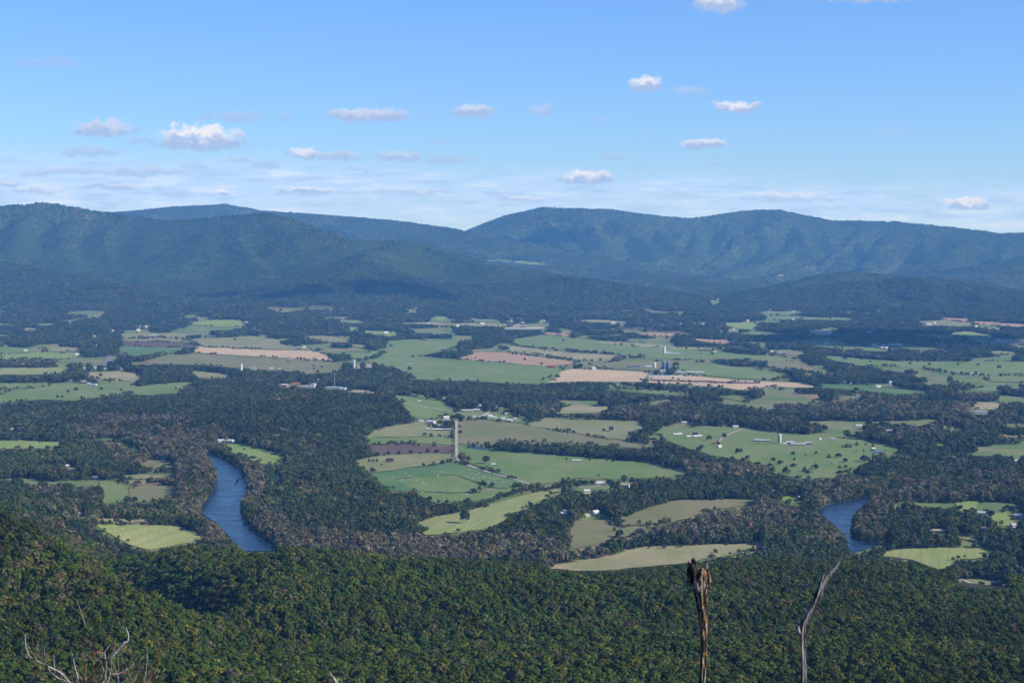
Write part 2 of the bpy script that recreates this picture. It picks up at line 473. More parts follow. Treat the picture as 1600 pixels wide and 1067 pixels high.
ys = np.concatenate([np.linspace(-3000, -60, 10), np.linspace(-40, 60, 26), np.geomspace(70, 900, 24)[0:], np.arange(920, 2700, 15), np.geomspace(2700, 12000, 230), np.geomspace(12040, 22500, 230), np.geomspace(23500, 70000, 12)])
ss = np.concatenate([-np.geomspace(2.2, 0.36, 14)[:-1], np.linspace(-0.36, 0.36, 470), np.geomspace(0.36, 2.2, 14)[1:]])
YY, SS = np.meshgrid(ys, ss, indexing='ij')
base_w = np.maximum(YY + 0.0, 0) + 400 * np.exp(-np.maximum(YY, 0) / 900) + np.maximum(-YY, 0)
XX = SS * base_w
ZZ = height(XX.ravel(), YY.ravel())
nr, nc = YY.shape
V = np.c_[XX.ravel(), YY.ravel(), ZZ]
idx = np.arange(nr * nc).reshape(nr, nc)
Q = np.c_[idx[:-1, :-1].ravel(), idx[:-1, 1:].ravel(), idx[1:, 1:].ravel(), idx[1:, :-1].ravel()]
me = bpy.data.meshes.new('ground')
me.vertices.add(len(V)); me.vertices.foreach_set('co', V.ravel())
me.loops.add(Q.size); me.loops.foreach_set('vertex_index', Q.ravel())
me.polygons.add(len(Q)); me.polygons.foreach_set('loop_start', np.arange(0, Q.size, 4))
me.polygons.foreach_set('use_smooth', np.ones(len(Q), bool))
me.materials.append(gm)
me.update(calc_edges=True)
ground = bpy.data.objects.new('ground', me)
COL.objects.link(ground)
tag(ground, kind='structure')


def Hs(x, y):
    """height of the ground SHEET (its own triangles, closely): interpolated in the grid"""
    x = np.atleast_1d(np.asarray(x, float)); y = np.atleast_1d(np.asarray(y, float))
    i = np.clip(np.searchsorted(ys, y) - 1, 0, nr - 2)
    fy = (y - ys[i]) / (ys[i + 1] - ys[i])
    out = np.zeros_like(x)
    bw = np.maximum(ys, 0) + 400 * np.exp(-np.maximum(ys, 0) / 900) + np.maximum(-ys, 0)
    Z2 = ZZ.reshape(nr, nc)
    bwy = bw[i] * (1 - fy) + bw[i + 1] * fy
    s = x / bwy
    j = np.clip(np.searchsorted(ss, s) - 1, 0, nc - 2)
    fx = (s - ss[j]) / (ss[j + 1] - ss[j])
    return (Z2[i, j] * (1 - fx) + Z2[i, j + 1] * fx) * (1 - fy) + (Z2[i + 1, j] * (1 - fx) + Z2[i + 1, j + 1] * fx) * fy


DS = np.concatenate([np.arange(2250, 6000, 12.0), np.arange(6000, 24000, 30.0)])


def at(px, py, dmin=2250):
    """the point of the ground that stands at this place of the photograph"""
    r_ = ray(px, py)
    D = DS[DS >= dmin]
    z = CAMZ + r_[2] * D
    h = Hs(r_[0] * D, D)
    k = np.nonzero(z < h)[0]
    if len(k) == 0 or k[0] == 0:
        d = D[-1] if len(k) == 0 else D[0]
    else:
        i = k[0]
        a0, a1 = z[i - 1] - h[i - 1], z[i] - h[i]
        d = D[i - 1] + (D[i] - D[i - 1]) * a0 / (a0 - a1)
    return np.array([r_[0] * d, d, Hs(r_[0] * d, d)[0]])


# visibility of the ground from the viewpoint, to leave out what the photograph shows nothing of
_azs = np.linspace(-0.5, 0.5, 700)
_dd = np.concatenate([np.arange(900, 12000, 40.0), np.arange(12000, 23000, 60.0)])
_g = Hs((_azs[:, None] * _dd[None]).ravel(), np.repeat(_dd[None], len(_azs), 0).ravel()).reshape(len(_azs), -1)
_sl = (_g - CAMZ) / _dd[None]
HOR = np.maximum.accumulate(_sl, axis=1)


def visible(x, y, z, tol=40.0):
    a = np.clip(((x / y) + 0.5) * 699, 0, 699).astype(int)
    i = np.clip(np.searchsorted(_dd, y - 60) - 1, 0, len(_dd) - 1)
    return (z + tol - CAMZ) / y >= HOR[a, i]


# ------------------------------------------------------------------ open land: fields, roads, water
def field_mat(name, c, c2, row=0.0, ang=20, patch=0.35):
    m_, N, b = new_mat(name, 0.95, 0.1)
    g = N.node('ShaderNodeNewGeometry').outputs['Position']
    big = N.noise(N.vm('MULTIPLY', g, (1.0, 0.6, 1.0)), 0.0075, 5, 0.6)
    sm = N.noise(g, 0.05, 5, 0.65)
    tiny = N.noise(g, 0.35, 3, 0.6)
    f = N.m('ADD', N.m('MULTIPLY', N.smooth(big, 0.38, 0.62), 0.75), N.m('MULTIPLY', N.smooth(sm, 0.35, 0.7), patch * 0.9))
    col = N.mix(N.m('MINIMUM', f, 1.0), c, c2)
    k = N.smooth(tiny, 0.25, 0.75, 0.74, 1.26, 'LINEAR')
    if row:
        rot = N.node('ShaderNodeMapping'); N.l.new(g, rot.inputs[0]); rot.inputs['Rotation'].default_value = (0, 0, R(ang))
        wv = N.node('ShaderNodeTexNoise'); N.l.new(N.vm('MULTIPLY', rot.outputs[0], (1 / row, 0.004, 0.0)), wv.inputs['Vector'])
        wv.inputs['Scale'].default_value = 1.0; wv.inputs['Detail'].default_value = 2
        k = N.m('MULTIPLY', k, N.smooth(wv.outputs[0], 0.3, 0.7, 0.90, 1.09))
    o_ = N.vm('SCALE', col); N.put(o_.node.inputs['Scale'], k)
    N.l.new(o_, b.inputs['Base Color'])
    return m_


FM = {
    'G': field_mat('grass_mat', (0.098, 0.165, 0.042), (0.150, 0.185, 0.072), 0, 12, 0.5),
    'B': field_mat('bright_grass_mat', (0.145, 0.225, 0.046), (0.19, 0.235, 0.072), 0, 40),
    'D': field_mat('deep_green_mat', (0.060, 0.132, 0.040), (0.105, 0.165, 0.060), 0, 10, 0.5),
    'P': field_mat('pale_grass_mat', (0.150, 0.175, 0.068), (0.21, 0.205, 0.105), 0, 65, 0.5),
    'O': field_mat('olive_mat', (0.125, 0.145, 0.055), (0.18, 0.165, 0.085), 0, 30, 0.5),
    'S': field_mat('straw_mat', (0.30, 0.25, 0.145), (0.19, 0.20, 0.09), 0, 80, 0.5),
    'T': field_mat('tan_crop_mat', (0.45, 0.335, 0.215), (0.39, 0.30, 0.19), 18, 75),
    'R': field_mat('reddish_crop_mat', (0.335, 0.22, 0.145), (0.29, 0.205, 0.135), 22, 75),
    'M': field_mat('plowed_mat', (0.090, 0.062, 0.048), (0.110, 0.078, 0.058), 12, 85),
    'Y': field_mat('hay_mat', (0.19, 0.235, 0.072), (0.235, 0.245, 0.10), 9, 15),
}
FN = {'G': 'grass_field', 'B': 'meadow', 'D': 'grass_field', 'P': 'pasture', 'O': 'pasture', 'S': 'stubble_field', 'T': 'harvested_field', 'R': 'harvested_field', 'M': 'plowed_field', 'Y': 'hay_field'}
FIELDS = [
    ('B', [(295, 505), (320, 501), (365, 500), (378, 503), (388, 510), (350, 511), (300, 508)]),
    ('P', [(187, 522), (235, 521), (295, 522), (292, 528), (235, 526), (190, 529)]),
    ('P', [(187, 530), (275, 530), (293, 533), (308, 540), (280, 535), (190, 533)]),
    ('M', [(190, 534), (280, 536), (308, 541), (285, 543), (190, 541)]),
    ('D', [(183, 542), (290, 544), (275, 550), (205, 556), (183, 550)]),
    ('T', [(310, 542), (400, 547), (490, 549), (512, 556), (526, 565), (480, 562), (400, 557), (340, 554), (300, 551)]),
    ('P', [(292, 530), (345, 528), (400, 526), (432, 530), (440, 538), (480, 544), (505, 548), (450, 547), (400, 545), (312, 541), (303, 536)]),
    ('O', [(225, 566), (250, 557), (300, 553), (400, 559), (525, 567), (540, 575), (520, 582), (480, 585), (440, 580), (400, 577), (330, 572), (290, 570), (225, 568)]),
    ('B', [(-10, 556), (60, 551), (125, 553), (135, 556), (100, 561), (60, 561), (-10, 563)]),
    ('P', [(72, 542), (125, 544), (125, 550), (75, 549)]),
    ('G', [(-10, 542), (70, 546), (50, 550), (-10, 550)]),
    ('Y', [(-10, 577), (60, 575), (110, 575), (112, 581), (80, 585), (0, 586)]),
    ('S', [(140, 582), (185, 580), (215, 583), (225, 588), (210, 596), (165, 594), (135, 590)]),
    ('G', [(-30, 620), (37, 611), (85, 600), (110, 598), (150, 601), (172, 594), (205, 599), (215, 605), (240, 601), (308, 597), (300, 602), (275, 615), (230, 618), (195, 615), (160, 620), (115, 627), (75, 625), (30, 627), (-30, 635)]),
    ('G', [(-10, 601), (25, 599), (82, 598), (75, 604), (40, 606), (-10, 609)]),
    ('P', [(297, 580), (330, 582), (365, 588), (350, 592), (310, 590)]),
    ('B', [(-30, 689), (40, 688), (88, 691), (98, 697), (82, 703), (40, 701), (-30, 702)]),
    ('B', [(181, 692), (212, 700), (226, 706), (218, 708), (190, 700)]),
    ('O', [(232, 719), (265, 720), (278, 731), (240, 733), (212, 732)]),
    ('P', [(190, 743), (277, 741), (275, 747), (195, 750)]),
    ('G', [(155, 752), (185, 749), (200, 763), (204, 786), (160, 788)]),
    ('O', [(201, 763), (232, 757), (275, 760), (278, 768), (265, 777), (232, 785), (205, 786)]),
    ('S', [(142, 812), (160, 811), (245, 813), (240, 818), (150, 818)]),
    ('Y', [(147, 820), (275, 822), (300, 830), (325, 842), (300, 848), (250, 857), (235, 860), (205, 853), (172, 835)]),
    ('B', [(355, 695), (380, 694), (425, 707), (450, 717), (443, 726), (410, 726), (375, 712), (352, 703)]),
    ('B', [(676, 495), (700, 495), (705, 499), (690, 503), (678, 499)]),
    ('S', [(628, 504), (700, 505), (800, 507), (800, 511), (720, 509), (630, 506)]),
    ('G', [(738, 499), (775, 500), (776, 504), (740, 503)]),
    ('G', [(530, 501), (560, 500), (572, 504), (545, 506), (528, 504)]),
    ('B', [(542, 512), (562, 511), (563, 517), (545, 517)]),
    ('B', [(565, 516), (600, 518), (622, 521), (620, 526), (590, 524), (568, 520)]),
    ('P', [(475, 525), (510, 525), (550, 530), (545, 535), (520, 535), (490, 531)]),
    ('P', [(545, 536), (575, 540), (573, 546), (550, 541)]),
    ('G', [(542, 556), (575, 552), (600, 545), (605, 533), (640, 531), (720, 535), (715, 542), (692, 549), (668, 553), (665, 558), (705, 561), (730, 564), (800, 569), (870, 574), (880, 578), (870, 590), (860, 597), (840, 601), (800, 600), (760, 597), (700, 595), (650, 593), (640, 587), (620, 575), (600, 572), (575, 565), (555, 562)]),
    ('R', [(712, 560), (755, 551), (800, 552), (850, 559), (903, 566), (890, 570), (850, 573), (800, 568), (740, 564)]),
    ('S', [(790, 541), (830, 544), (875, 550), (970, 556), (962, 562), (925, 565), (880, 560), (850, 555), (800, 550)]),
    ('G', [(800, 532), (845, 524), (920, 530), (1010, 537), (1080, 547), (1240, 560), (1240, 565), (1200, 566), (1150, 561), (1060, 563), (1010, 560), (980, 556), (900, 550), (830, 541), (800, 538)]),
    ('S', [(930, 536), (960, 534), (1080, 544), (1130, 548), (1070, 546), (990, 541)]),
    ('G', [(1058, 578), (1062, 568), (1110, 567), (1200, 580), (1228, 585), (1252, 598), (1240, 596), (1120, 589), (1050, 580)]),
    ('O', [(905, 573), (960, 566), (1050, 566), (1054, 572), (1020, 580), (930, 576), (910, 577)]),
    ('T', [(840, 598), (865, 585), (893, 577), (930, 578), (1012, 582), (1012, 586), (1004, 597), (920, 596), (880, 597)]),
    ('T', [(1017, 587), (1062, 588), (1095, 588), (1110, 591), (1200, 597), (1255, 599), (1283, 607), (1250, 606), (1200, 604), (1165, 610), (1090, 603), (1010, 598)]),
    ('M', [(1018, 593), (1100, 595), (1190, 599), (1160, 600), (1090, 598), (1020, 596)]),
    ('G', [(940, 604), (975, 603), (1010, 609), (1080, 612), (1082, 619), (1010, 615), (950, 609)]),
    ('S', [(872, 641), (900, 632), (955, 636), (950, 643), (925, 646), (865, 647)]),
    ('P', [(825, 663), (852, 653), (905, 656), (1005, 659), (1008, 668), (990, 680), (992, 690), (980, 689), (900, 677), (860, 670), (830, 667)]),
    ('O', [(714.5, 659), (750, 656), (800, 662), (860, 672), (900, 679), (990, 692), (1029, 697), (1010, 703), (960, 698), (880, 692), (800, 690), (775, 688), (768, 700), (714.5, 694)]),
    ('G', [(714.5, 695), (770, 703), (800, 707), (885, 713), (940, 718), (1015, 723), (1090, 742), (1050, 747), (980, 748), (960, 750), (900, 747), (850, 757), (835, 757), (800, 747), (745, 728), (715.5, 718)]),
    ('G', [(1003, 686), (1040, 670), (1100, 666), (1160, 668), (1200, 675), (1280, 681), (1350, 688), (1395, 698), (1420, 705), (1400, 712), (1370, 712), (1350, 725), (1320, 735), (1300, 748), (1250, 748), (1210, 740), (1200, 728), (1150, 718), (1110, 712), (1080, 703), (1045, 690), (1030, 688)]),
    ('P', [(548, 722), (590, 713), (640, 710), (711, 709), (712, 721), (680, 726), (612, 736), (575, 739), (565, 730)]),
    ('D', [(575, 741), (612, 737), (675, 728), (714, 722), (740, 730), (800, 749), (833, 759), (780, 764), (762, 760), (710, 742), (617, 749), (655, 770), (610, 768), (597, 757)]),
    ('G', [(617, 750), (710, 743), (762, 762), (740, 770), (655, 769)]),
    ('G', [(656, 771), (740, 771), (780, 765), (838, 760), (840, 764), (800, 775), (755, 782), (700, 790), (680, 787), (650, 772)]),
    ('M', [(577, 696), (640, 695), (711.5, 699), (711.5, 708), (650, 709), (585, 713), (580, 705)]),
    ('G', [(565, 685), (640, 684), (711.5, 683), (711.5, 697), (640, 693), (575, 694)]),
    ('P', [(592, 670), (625, 664), (655, 660), (675, 668), (711.5, 672), (711.5, 682), (640, 683), (570, 684)]),
    ('G', [(610, 618), (640, 620), (695, 628), (715, 640), (712, 647), (680, 655), (655, 656), (640, 648), (632, 636), (622, 625)]),
    ('S', [(540, 610), (575, 610), (610, 616), (590, 616), (545, 613)]),
    ('G', [(715, 641), (745, 640), (800, 650), (830, 655), (818, 661), (770, 657), (745, 654), (722, 657)]),
    ('Y', [(650, 818), (680, 808), (720, 802), (800, 780), (850, 766), (870, 765), (890, 768), (868, 774), (838, 785), (800, 805), (775, 820), (750, 829), (700, 834), (665, 837), (655, 828)]),
    ('G', [(880, 762), (905, 758), (945, 757), (975, 760), (950, 765), (905, 768)]),
    ('O', [(970, 812), (1015, 793), (1062, 782), (1125, 781), (1190, 781), (1175, 788), (1130, 795), (1085, 805), (1050, 817), (1000, 821), (965, 822)]),
    ('O', [(885, 835), (900, 815), (920, 808), (950, 815), (962, 824), (1000, 824), (1050, 819), (1010, 830), (990, 838), (960, 840), (935, 850), (930, 852), (885, 860), (888, 845)]),
    ('B', [(912, 800), (950, 806), (958, 816), (925, 812), (905, 812)]),
    ('S', [(842, 888), (950, 870), (1007, 855), (1100, 852), (1175, 850), (1188, 855), (1160, 866), (1100, 874), (1060, 882), (1015, 886), (950, 892), (900, 893)]),
    ('Y', [(1362, 867), (1412, 858), (1475, 856), (1537, 857), (1555, 863), (1550, 874), (1500, 874), (1478, 888), (1465, 890), (1425, 875)]),
    ('P', [(1485, 910), (1525, 904), (1562, 908), (1590, 915), (1550, 918), (1495, 915)]),
    ('B', [(1547, 805), (1570, 799), (1590, 800), (1582, 822), (1560, 823), (1550, 812)]),
    ('B', [(1492, 787), (1530, 782), (1525, 795), (1500, 800)]),
    ('B', [(1393, 790), (1415, 784), (1414, 800), (1400, 799)]),
    ('B', [(1210, 777), (1240, 775), (1257, 781), (1252, 788), (1235, 790)]),
    ('O', [(1490, 832), (1515, 838), (1540, 845), (1530, 850), (1500, 842)]),
    ('G', [(1195, 495), (1270, 496), (1335, 498), (1330, 501), (1260, 500), (1195, 500)]),
    ('T', [(1257, 516), (1300, 517), (1308, 523), (1275, 524)]),
    ('R', [(1465, 496), (1515, 499), (1514, 503), (1483, 501)]),
    ('P', [(1430, 503), (1475, 501), (1520, 505), (1518, 511), (1460, 509)]),
    ('R', [(1518, 502), (1600, 507), (1620, 512), (1530, 508)]),
    ('B', [(1480, 521), (1510, 518), (1552, 525), (1545, 528), (1500, 525)]),
    ('R', [(1550, 529), (1620, 534), (1620, 541), (1558, 537)]),
    ('O', [(1195, 563), (1252, 562), (1268, 573), (1308, 583), (1300, 587), (1250, 578), (1195, 575)]),
    ('G', [(1288, 556), (1340, 560), (1400, 565), (1500, 566), (1640, 565), (1640, 583), (1540, 587), (1470, 582), (1440, 576), (1390, 573), (1330, 570), (1295, 562)]),
    ('D', [(1275, 600), (1350, 602), (1455, 612), (1450, 617), (1395, 616), (1330, 609), (1283, 606)]),
    ('G', [(1500, 609), (1550, 606), (1570, 610), (1560, 613), (1505, 612)]),
    ('G', [(1535, 590), (1640, 587), (1640, 599), (1550, 597)]),
    ('G', [(1485, 594), (1540, 593), (1535, 600), (1495, 599)]),
    ('S', [(1520, 630), (1560, 630), (1563, 640), (1525, 641)]),
    ('P', [(1462, 664), (1495, 667), (1517, 676), (1475, 671)]),
    ('P', [(1550, 665), (1640, 660), (1640, 669)]),
    ('T', [(1542, 679), (1640, 685), (1640, 689)]),
    ('G', [(1240, 532), (1300, 530), (1340, 540), (1408, 550), (1360, 549), (1275, 541)]),
    ('B', [(1130, 505), (1175, 504), (1190, 510), (1175, 515), (1138, 512)]),
    ('R', [(990, 520), (1050, 521), (1057, 527), (1012, 525)]),
    ('M', [(950, 512), (1077, 518), (1075, 521), (975, 515)]),
    ('R', [(1079, 530), (1140, 531), (1143, 537), (1120, 537)]),
    ('R', [(842, 519), (893, 523), (895, 527), (850, 523)]),
    ('S', [(795, 507), (850, 510), (855, 515), (795, 512)]),
    ('S', [(900, 502), (932, 500), (982, 503), (980, 506), (940, 504)]),
    ('G', [(1107, 472), (1118, 467), (1125, 475), (1112, 476)]),
    ('G', [(1182, 537), (1200, 540), (1200, 552), (1190, 545)]),
    ('G', [(1180, 640), (1205, 637), (1218, 640), (1200, 643)]),
    ('G', [(1112, 620), (1150, 618), (1172, 619), (1170, 629), (1140, 624)]),
    ('G', [(735, 407), (780, 405), (860, 412), (855, 416), (790, 411)]),
    ('O', [(1305, 622), (1330, 619), (1350, 622), (1340, 627), (1310, 626)]),
    ('G', [(1262, 627), (1285, 627), (1292, 631), (1270, 632)]),
    ('G', [(1185, 488), (1240, 486), (1262, 489), (1230, 492), (1190, 491)]),
    ('O', [(1195, 547), (1235, 546), (1262, 553), (1255, 557), (1215, 554)]),
    ('G', [(1380, 538), (1440, 541), (1470, 545), (1430, 546), (1390, 543)]),
    ('G', [(770, 637), (790, 636), (800, 641), (780, 643)]),
    ('O', [(100, 730), (128, 731), (130, 735), (108, 736)]),
    ('O', [(300, 656), (285, 650), (262, 655), (280, 661)]) if False else ('P', [(33, 513), (58, 514), (60, 518), (36, 517)]),
    ('P', [(1540, 550), (1575, 549), (1600, 552), (1570, 555)]),
    ('G', [(1450, 650), (1475, 650), (1490, 655), (1462, 656)]) if False else ('G', [(1458, 692), (1480, 691), (1478, 697), (1462, 697)]),
    ('G', [(1170, 690), (1178, 688), (1182, 692), (1173, 693)]) if False else ('G', [(1480, 708), (1498, 709), (1492, 715), (1482, 713)]),
]
OPEN_PX = []          # image outlines of everything open (trees must not stand in or in front of it)


def drape(name, poly, mat, off, kind='structure', step=None, px=True):
    pts = [at(*p)[:2] for p in poly] if px else poly
    P = np.array(pts)
    D = P[:, 1].mean()
    st = step or max(14, D / 190)
    # densify the outline
    out = []
    for i in range(len(P)):
        a, b = P[i], P[(i + 1) % len(P)]
        n = max(1, int(np.hypot(*(b - a)) / st))
        for k in range(n): out.append(a + (b - a) * k / n)
    out = np.array(out)
    nb = len(out)
    x0, y0 = P.min(0); x1, y1 = P.max(0)
    gx, gy = np.meshgrid(np.arange(x0 + st / 2, x1, st), np.arange(y0 + st / 2, y1, st))
    g = np.c_[gx.ravel(), gy.ravel()]
    g = g[inpoly(g[:, 0], g[:, 1], out)] if len(g) else g
    allp = np.r_[out, g]
    cen = P.mean(0)
    r = geometry.delaunay_2d_cdt([Vector(p - cen) for p in allp], [(i, (i + 1) % nb) for i in range(nb)], [], 1, 1e-3)
    v2 = np.array([(v.x, v.y) for v in r[0]]) + cen
    fc = []
    for f in r[2]:
        c = v2[list(f)].mean(0)
        if inpoly(c[:1], c[1:], out)[0]: fc.append(f)
    z = Hs(v2[:, 0], v2[:, 1]) + off
    o = mesh_obj(name, np.c_[v2, z], fc, mat, smooth=True)
    tag(o, kind=kind)
    return o


def inpoly(x, y, P):
    x = np.asarray(x); y = np.asarray(y)
    c = np.zeros(x.shape, bool)
    n = len(P)
    for i in range(n):
        x1, y1 = P[i]; x2, y2 = P[(i + 1) % n]
        if y1 == y2: continue
        k = ((y1 > y) != (y2 > y)) & (x < (x2 - x1) * (y - y1) / (y2 - y1) + x1)
        c ^= k
    return c


def wiggle(poly, s):
    """hand-drawn outlines get the uneven edge that fields have"""
    out = []
    for i in range(len(poly)):
        a = np.array(poly[i], float); b = np.array(poly[(i + 1) % len(poly)], float)
        L = np.hypot(*(b - a))
        n = max(1, int(L / 14))
        nrm = np.array([-(b - a)[1], (b - a)[0]]) / max(L, 1e-6)
        for k in range(n):
            p = a + (b - a) * k / n
            if k: p = p + nrm * (random.random() - 0.5) * min(s, L * 0.05)
            out.append(tuple(p))
    return out


for i, (k, poly) in enumerate(FIELDS):
    wp = wiggle(poly, 1.6)
    OPEN_PX.append(np.array(wp))
    ymean = sum(p[1] for p in poly) / len(poly)
    off = 0.9 + 900 / max(ymean - 380, 30) * 0.12 + (i % 5) * 0.06
    drape(FN[k], wp, FM[k], off)


def ribbon(name, pts, width, mat, off, ext=0):
    P = [at(*p) for p in pts]
    path = []
    for a, b in zip(P[:-1], P[1:]):
        n = max(2, int(np.hypot(*(b - a)[:2]) / 25))
        for k in range(n): path.append(a + (b - a) * k / n)
    path.append(P[-1])
    path = np.array(path)
    vs, fs = [], []
    for i in range(len(path)):
        t = path[min(i + 1, len(path) - 1)] - path[max(i - 1, 0)]
        nrm = np.array([-t[1], t[0]]) / (np.hypot(t[0], t[1]) + 1e-9)
        wv = width * (0.9 + 0.25 * random.random())
        for s in (-1, -0.33, 0.33, 1):
            q = path[i][:2] + nrm * s * wv / 2
            vs.append((q[0], q[1], Hs(q[0], q[1])[0] + off))
        if i:
            for s in range(3):
                fs.append(((i - 1) * 4 + s, (i - 1) * 4 + s + 1, i * 4 + s + 1, i * 4 + s))
    o = mesh_obj(name, vs, fs, mat, smooth=True)
    tag(o, kind='structure')
    q = [tuple(p) for p in pts]
    return o


m_gravel = plain('gravel_mat', (0.34, 0.31, 0.25), 0.95, 0.25, 0.05)
m_asph = plain('road_mat', (0.15, 0.15, 0.15), 0.9, 0.2, 0.05)
m_track = plain('track_mat', (0.22, 0.20, 0.12), 0.95, 0.3, 0.05)
ROADS = [([(713, 659), (713, 680), (713, 700), (714, 719)], 5.5, m_gravel), ([(714, 719), (735, 730), (760, 738), (800, 749), (836, 760), (862, 765)], 6, m_gravel),
         ([(712, 659), (735, 655), (755, 651), (768, 642), (779, 633)], 11, m_gravel), ([(635, 631), (665, 637), (700, 643), (730, 648), (756, 650)], 8, m_gravel),
         ([(166, 572), (172, 556), (180, 545), (187, 532)], 22, m_asph), ([(955, 822), (1000, 820), (1040, 817), (1080, 810)], 6, m_track),
         ([(1492, 911), (1503, 907), (1514, 912), (1522, 917)], 6, m_gravel), ([(1122, 692), (1130, 684), (1148, 676), (1160, 672)], 6, m_gravel),
         ([(867, 766), (890, 764), (930, 762), (960, 758)], 5, m_gravel), ([(310, 552), (340, 554), (400, 558), (480, 564), (520, 567)], 6, m_track),
         ([(1010, 600), (1013, 590), (1016, 583)], 8, m_track), ([(600, 609), (622, 613), (650, 618)], 8, m_gravel)]
for (pts, wd, mt) in ROADS:
    ribbon('road' if mt is not m_track else 'farm_track', pts, wd, mt, 2.2)
ROAD_PX = [(np.array(r[0], float), 5.0 if i == 0 else 2.2) for i, r in enumerate(ROADS)]

# water
wm, N, b = new_mat('river_mat', 0.12, 0.5)
g = N.node('ShaderNodeNewGeometry').outputs['Position']
b.inputs['Base Color'].default_value = (0.010, 0.022, 0.040, 1)
nb1 = N.noise(N.vm('MULTIPLY', g, (0.18, 0.5, 0.2)), 1.0, 4, 0.6)
nb2 = N.noise(N.vm('MULTIPLY', g, (0.018, 0.055, 0.02)), 1.0, 4, 0.6)
bmp = N.node('ShaderNodeBump'); bmp.inputs['Strength'].default_value = 0.35; bmp.inputs['Distance'].default_value = 1.6
N.l.new(N.m('ADD', nb1, N.m('MULTIPLY', nb2, 2.5)), bmp.inputs['Height'])
N.l.new(bmp.outputs[0], b.inputs['Normal'])
N.l.new(N.smooth(nb2, 0.35, 0.65, 0.10, 0.38), b.inputs['Roughness'])
rap = N.smooth(N.noise(N.vm('MULTIPLY', g, (0.02, 0.16, 0.02)), 1.0, 5, 0.7), 0.62, 0.72)
N.l.new(N.mix(N.m('MULTIPLY', rap, 0.35), (0.010, 0.024, 0.045), (0.10, 0.16, 0.22)), b.inputs['Base Color'])
RIVER = [(317, 708), (335, 711), (350, 715), (375, 732), (390, 755), (386, 772), (379, 785), (380, 805), (390, 822), (402, 834), (425, 848), (440, 862),
         (380, 862), (352, 832), (334, 815), (308, 800), (320, 785), (334, 765), (336, 750), (334, 732), (328, 718)]
RIVER2 = [(1275, 800), (1290, 790), (1330, 781), (1360, 776), (1352, 790), (1340, 798), (1334, 815), (1331, 835), (1345, 846), (1375, 847), (1388, 838), (1393, 845), (1372, 853), (1352, 860), (1325, 866), (1323, 850), (1321, 842), (1305, 822), (1292, 812)]
for nm_, pl in (('river', RIVER), ('river', RIVER2), ('river', [(426, 739), (438, 741), (441, 753), (427, 750)]), ('pond', [(722, 697), (745, 698), (761, 700), (757, 704), (738, 702)])):
    drape(nm_, pl, wm, 1.4)
    OPEN_PX.append(np.array(pl, float))
OPEN_NX = len(OPEN_PX)


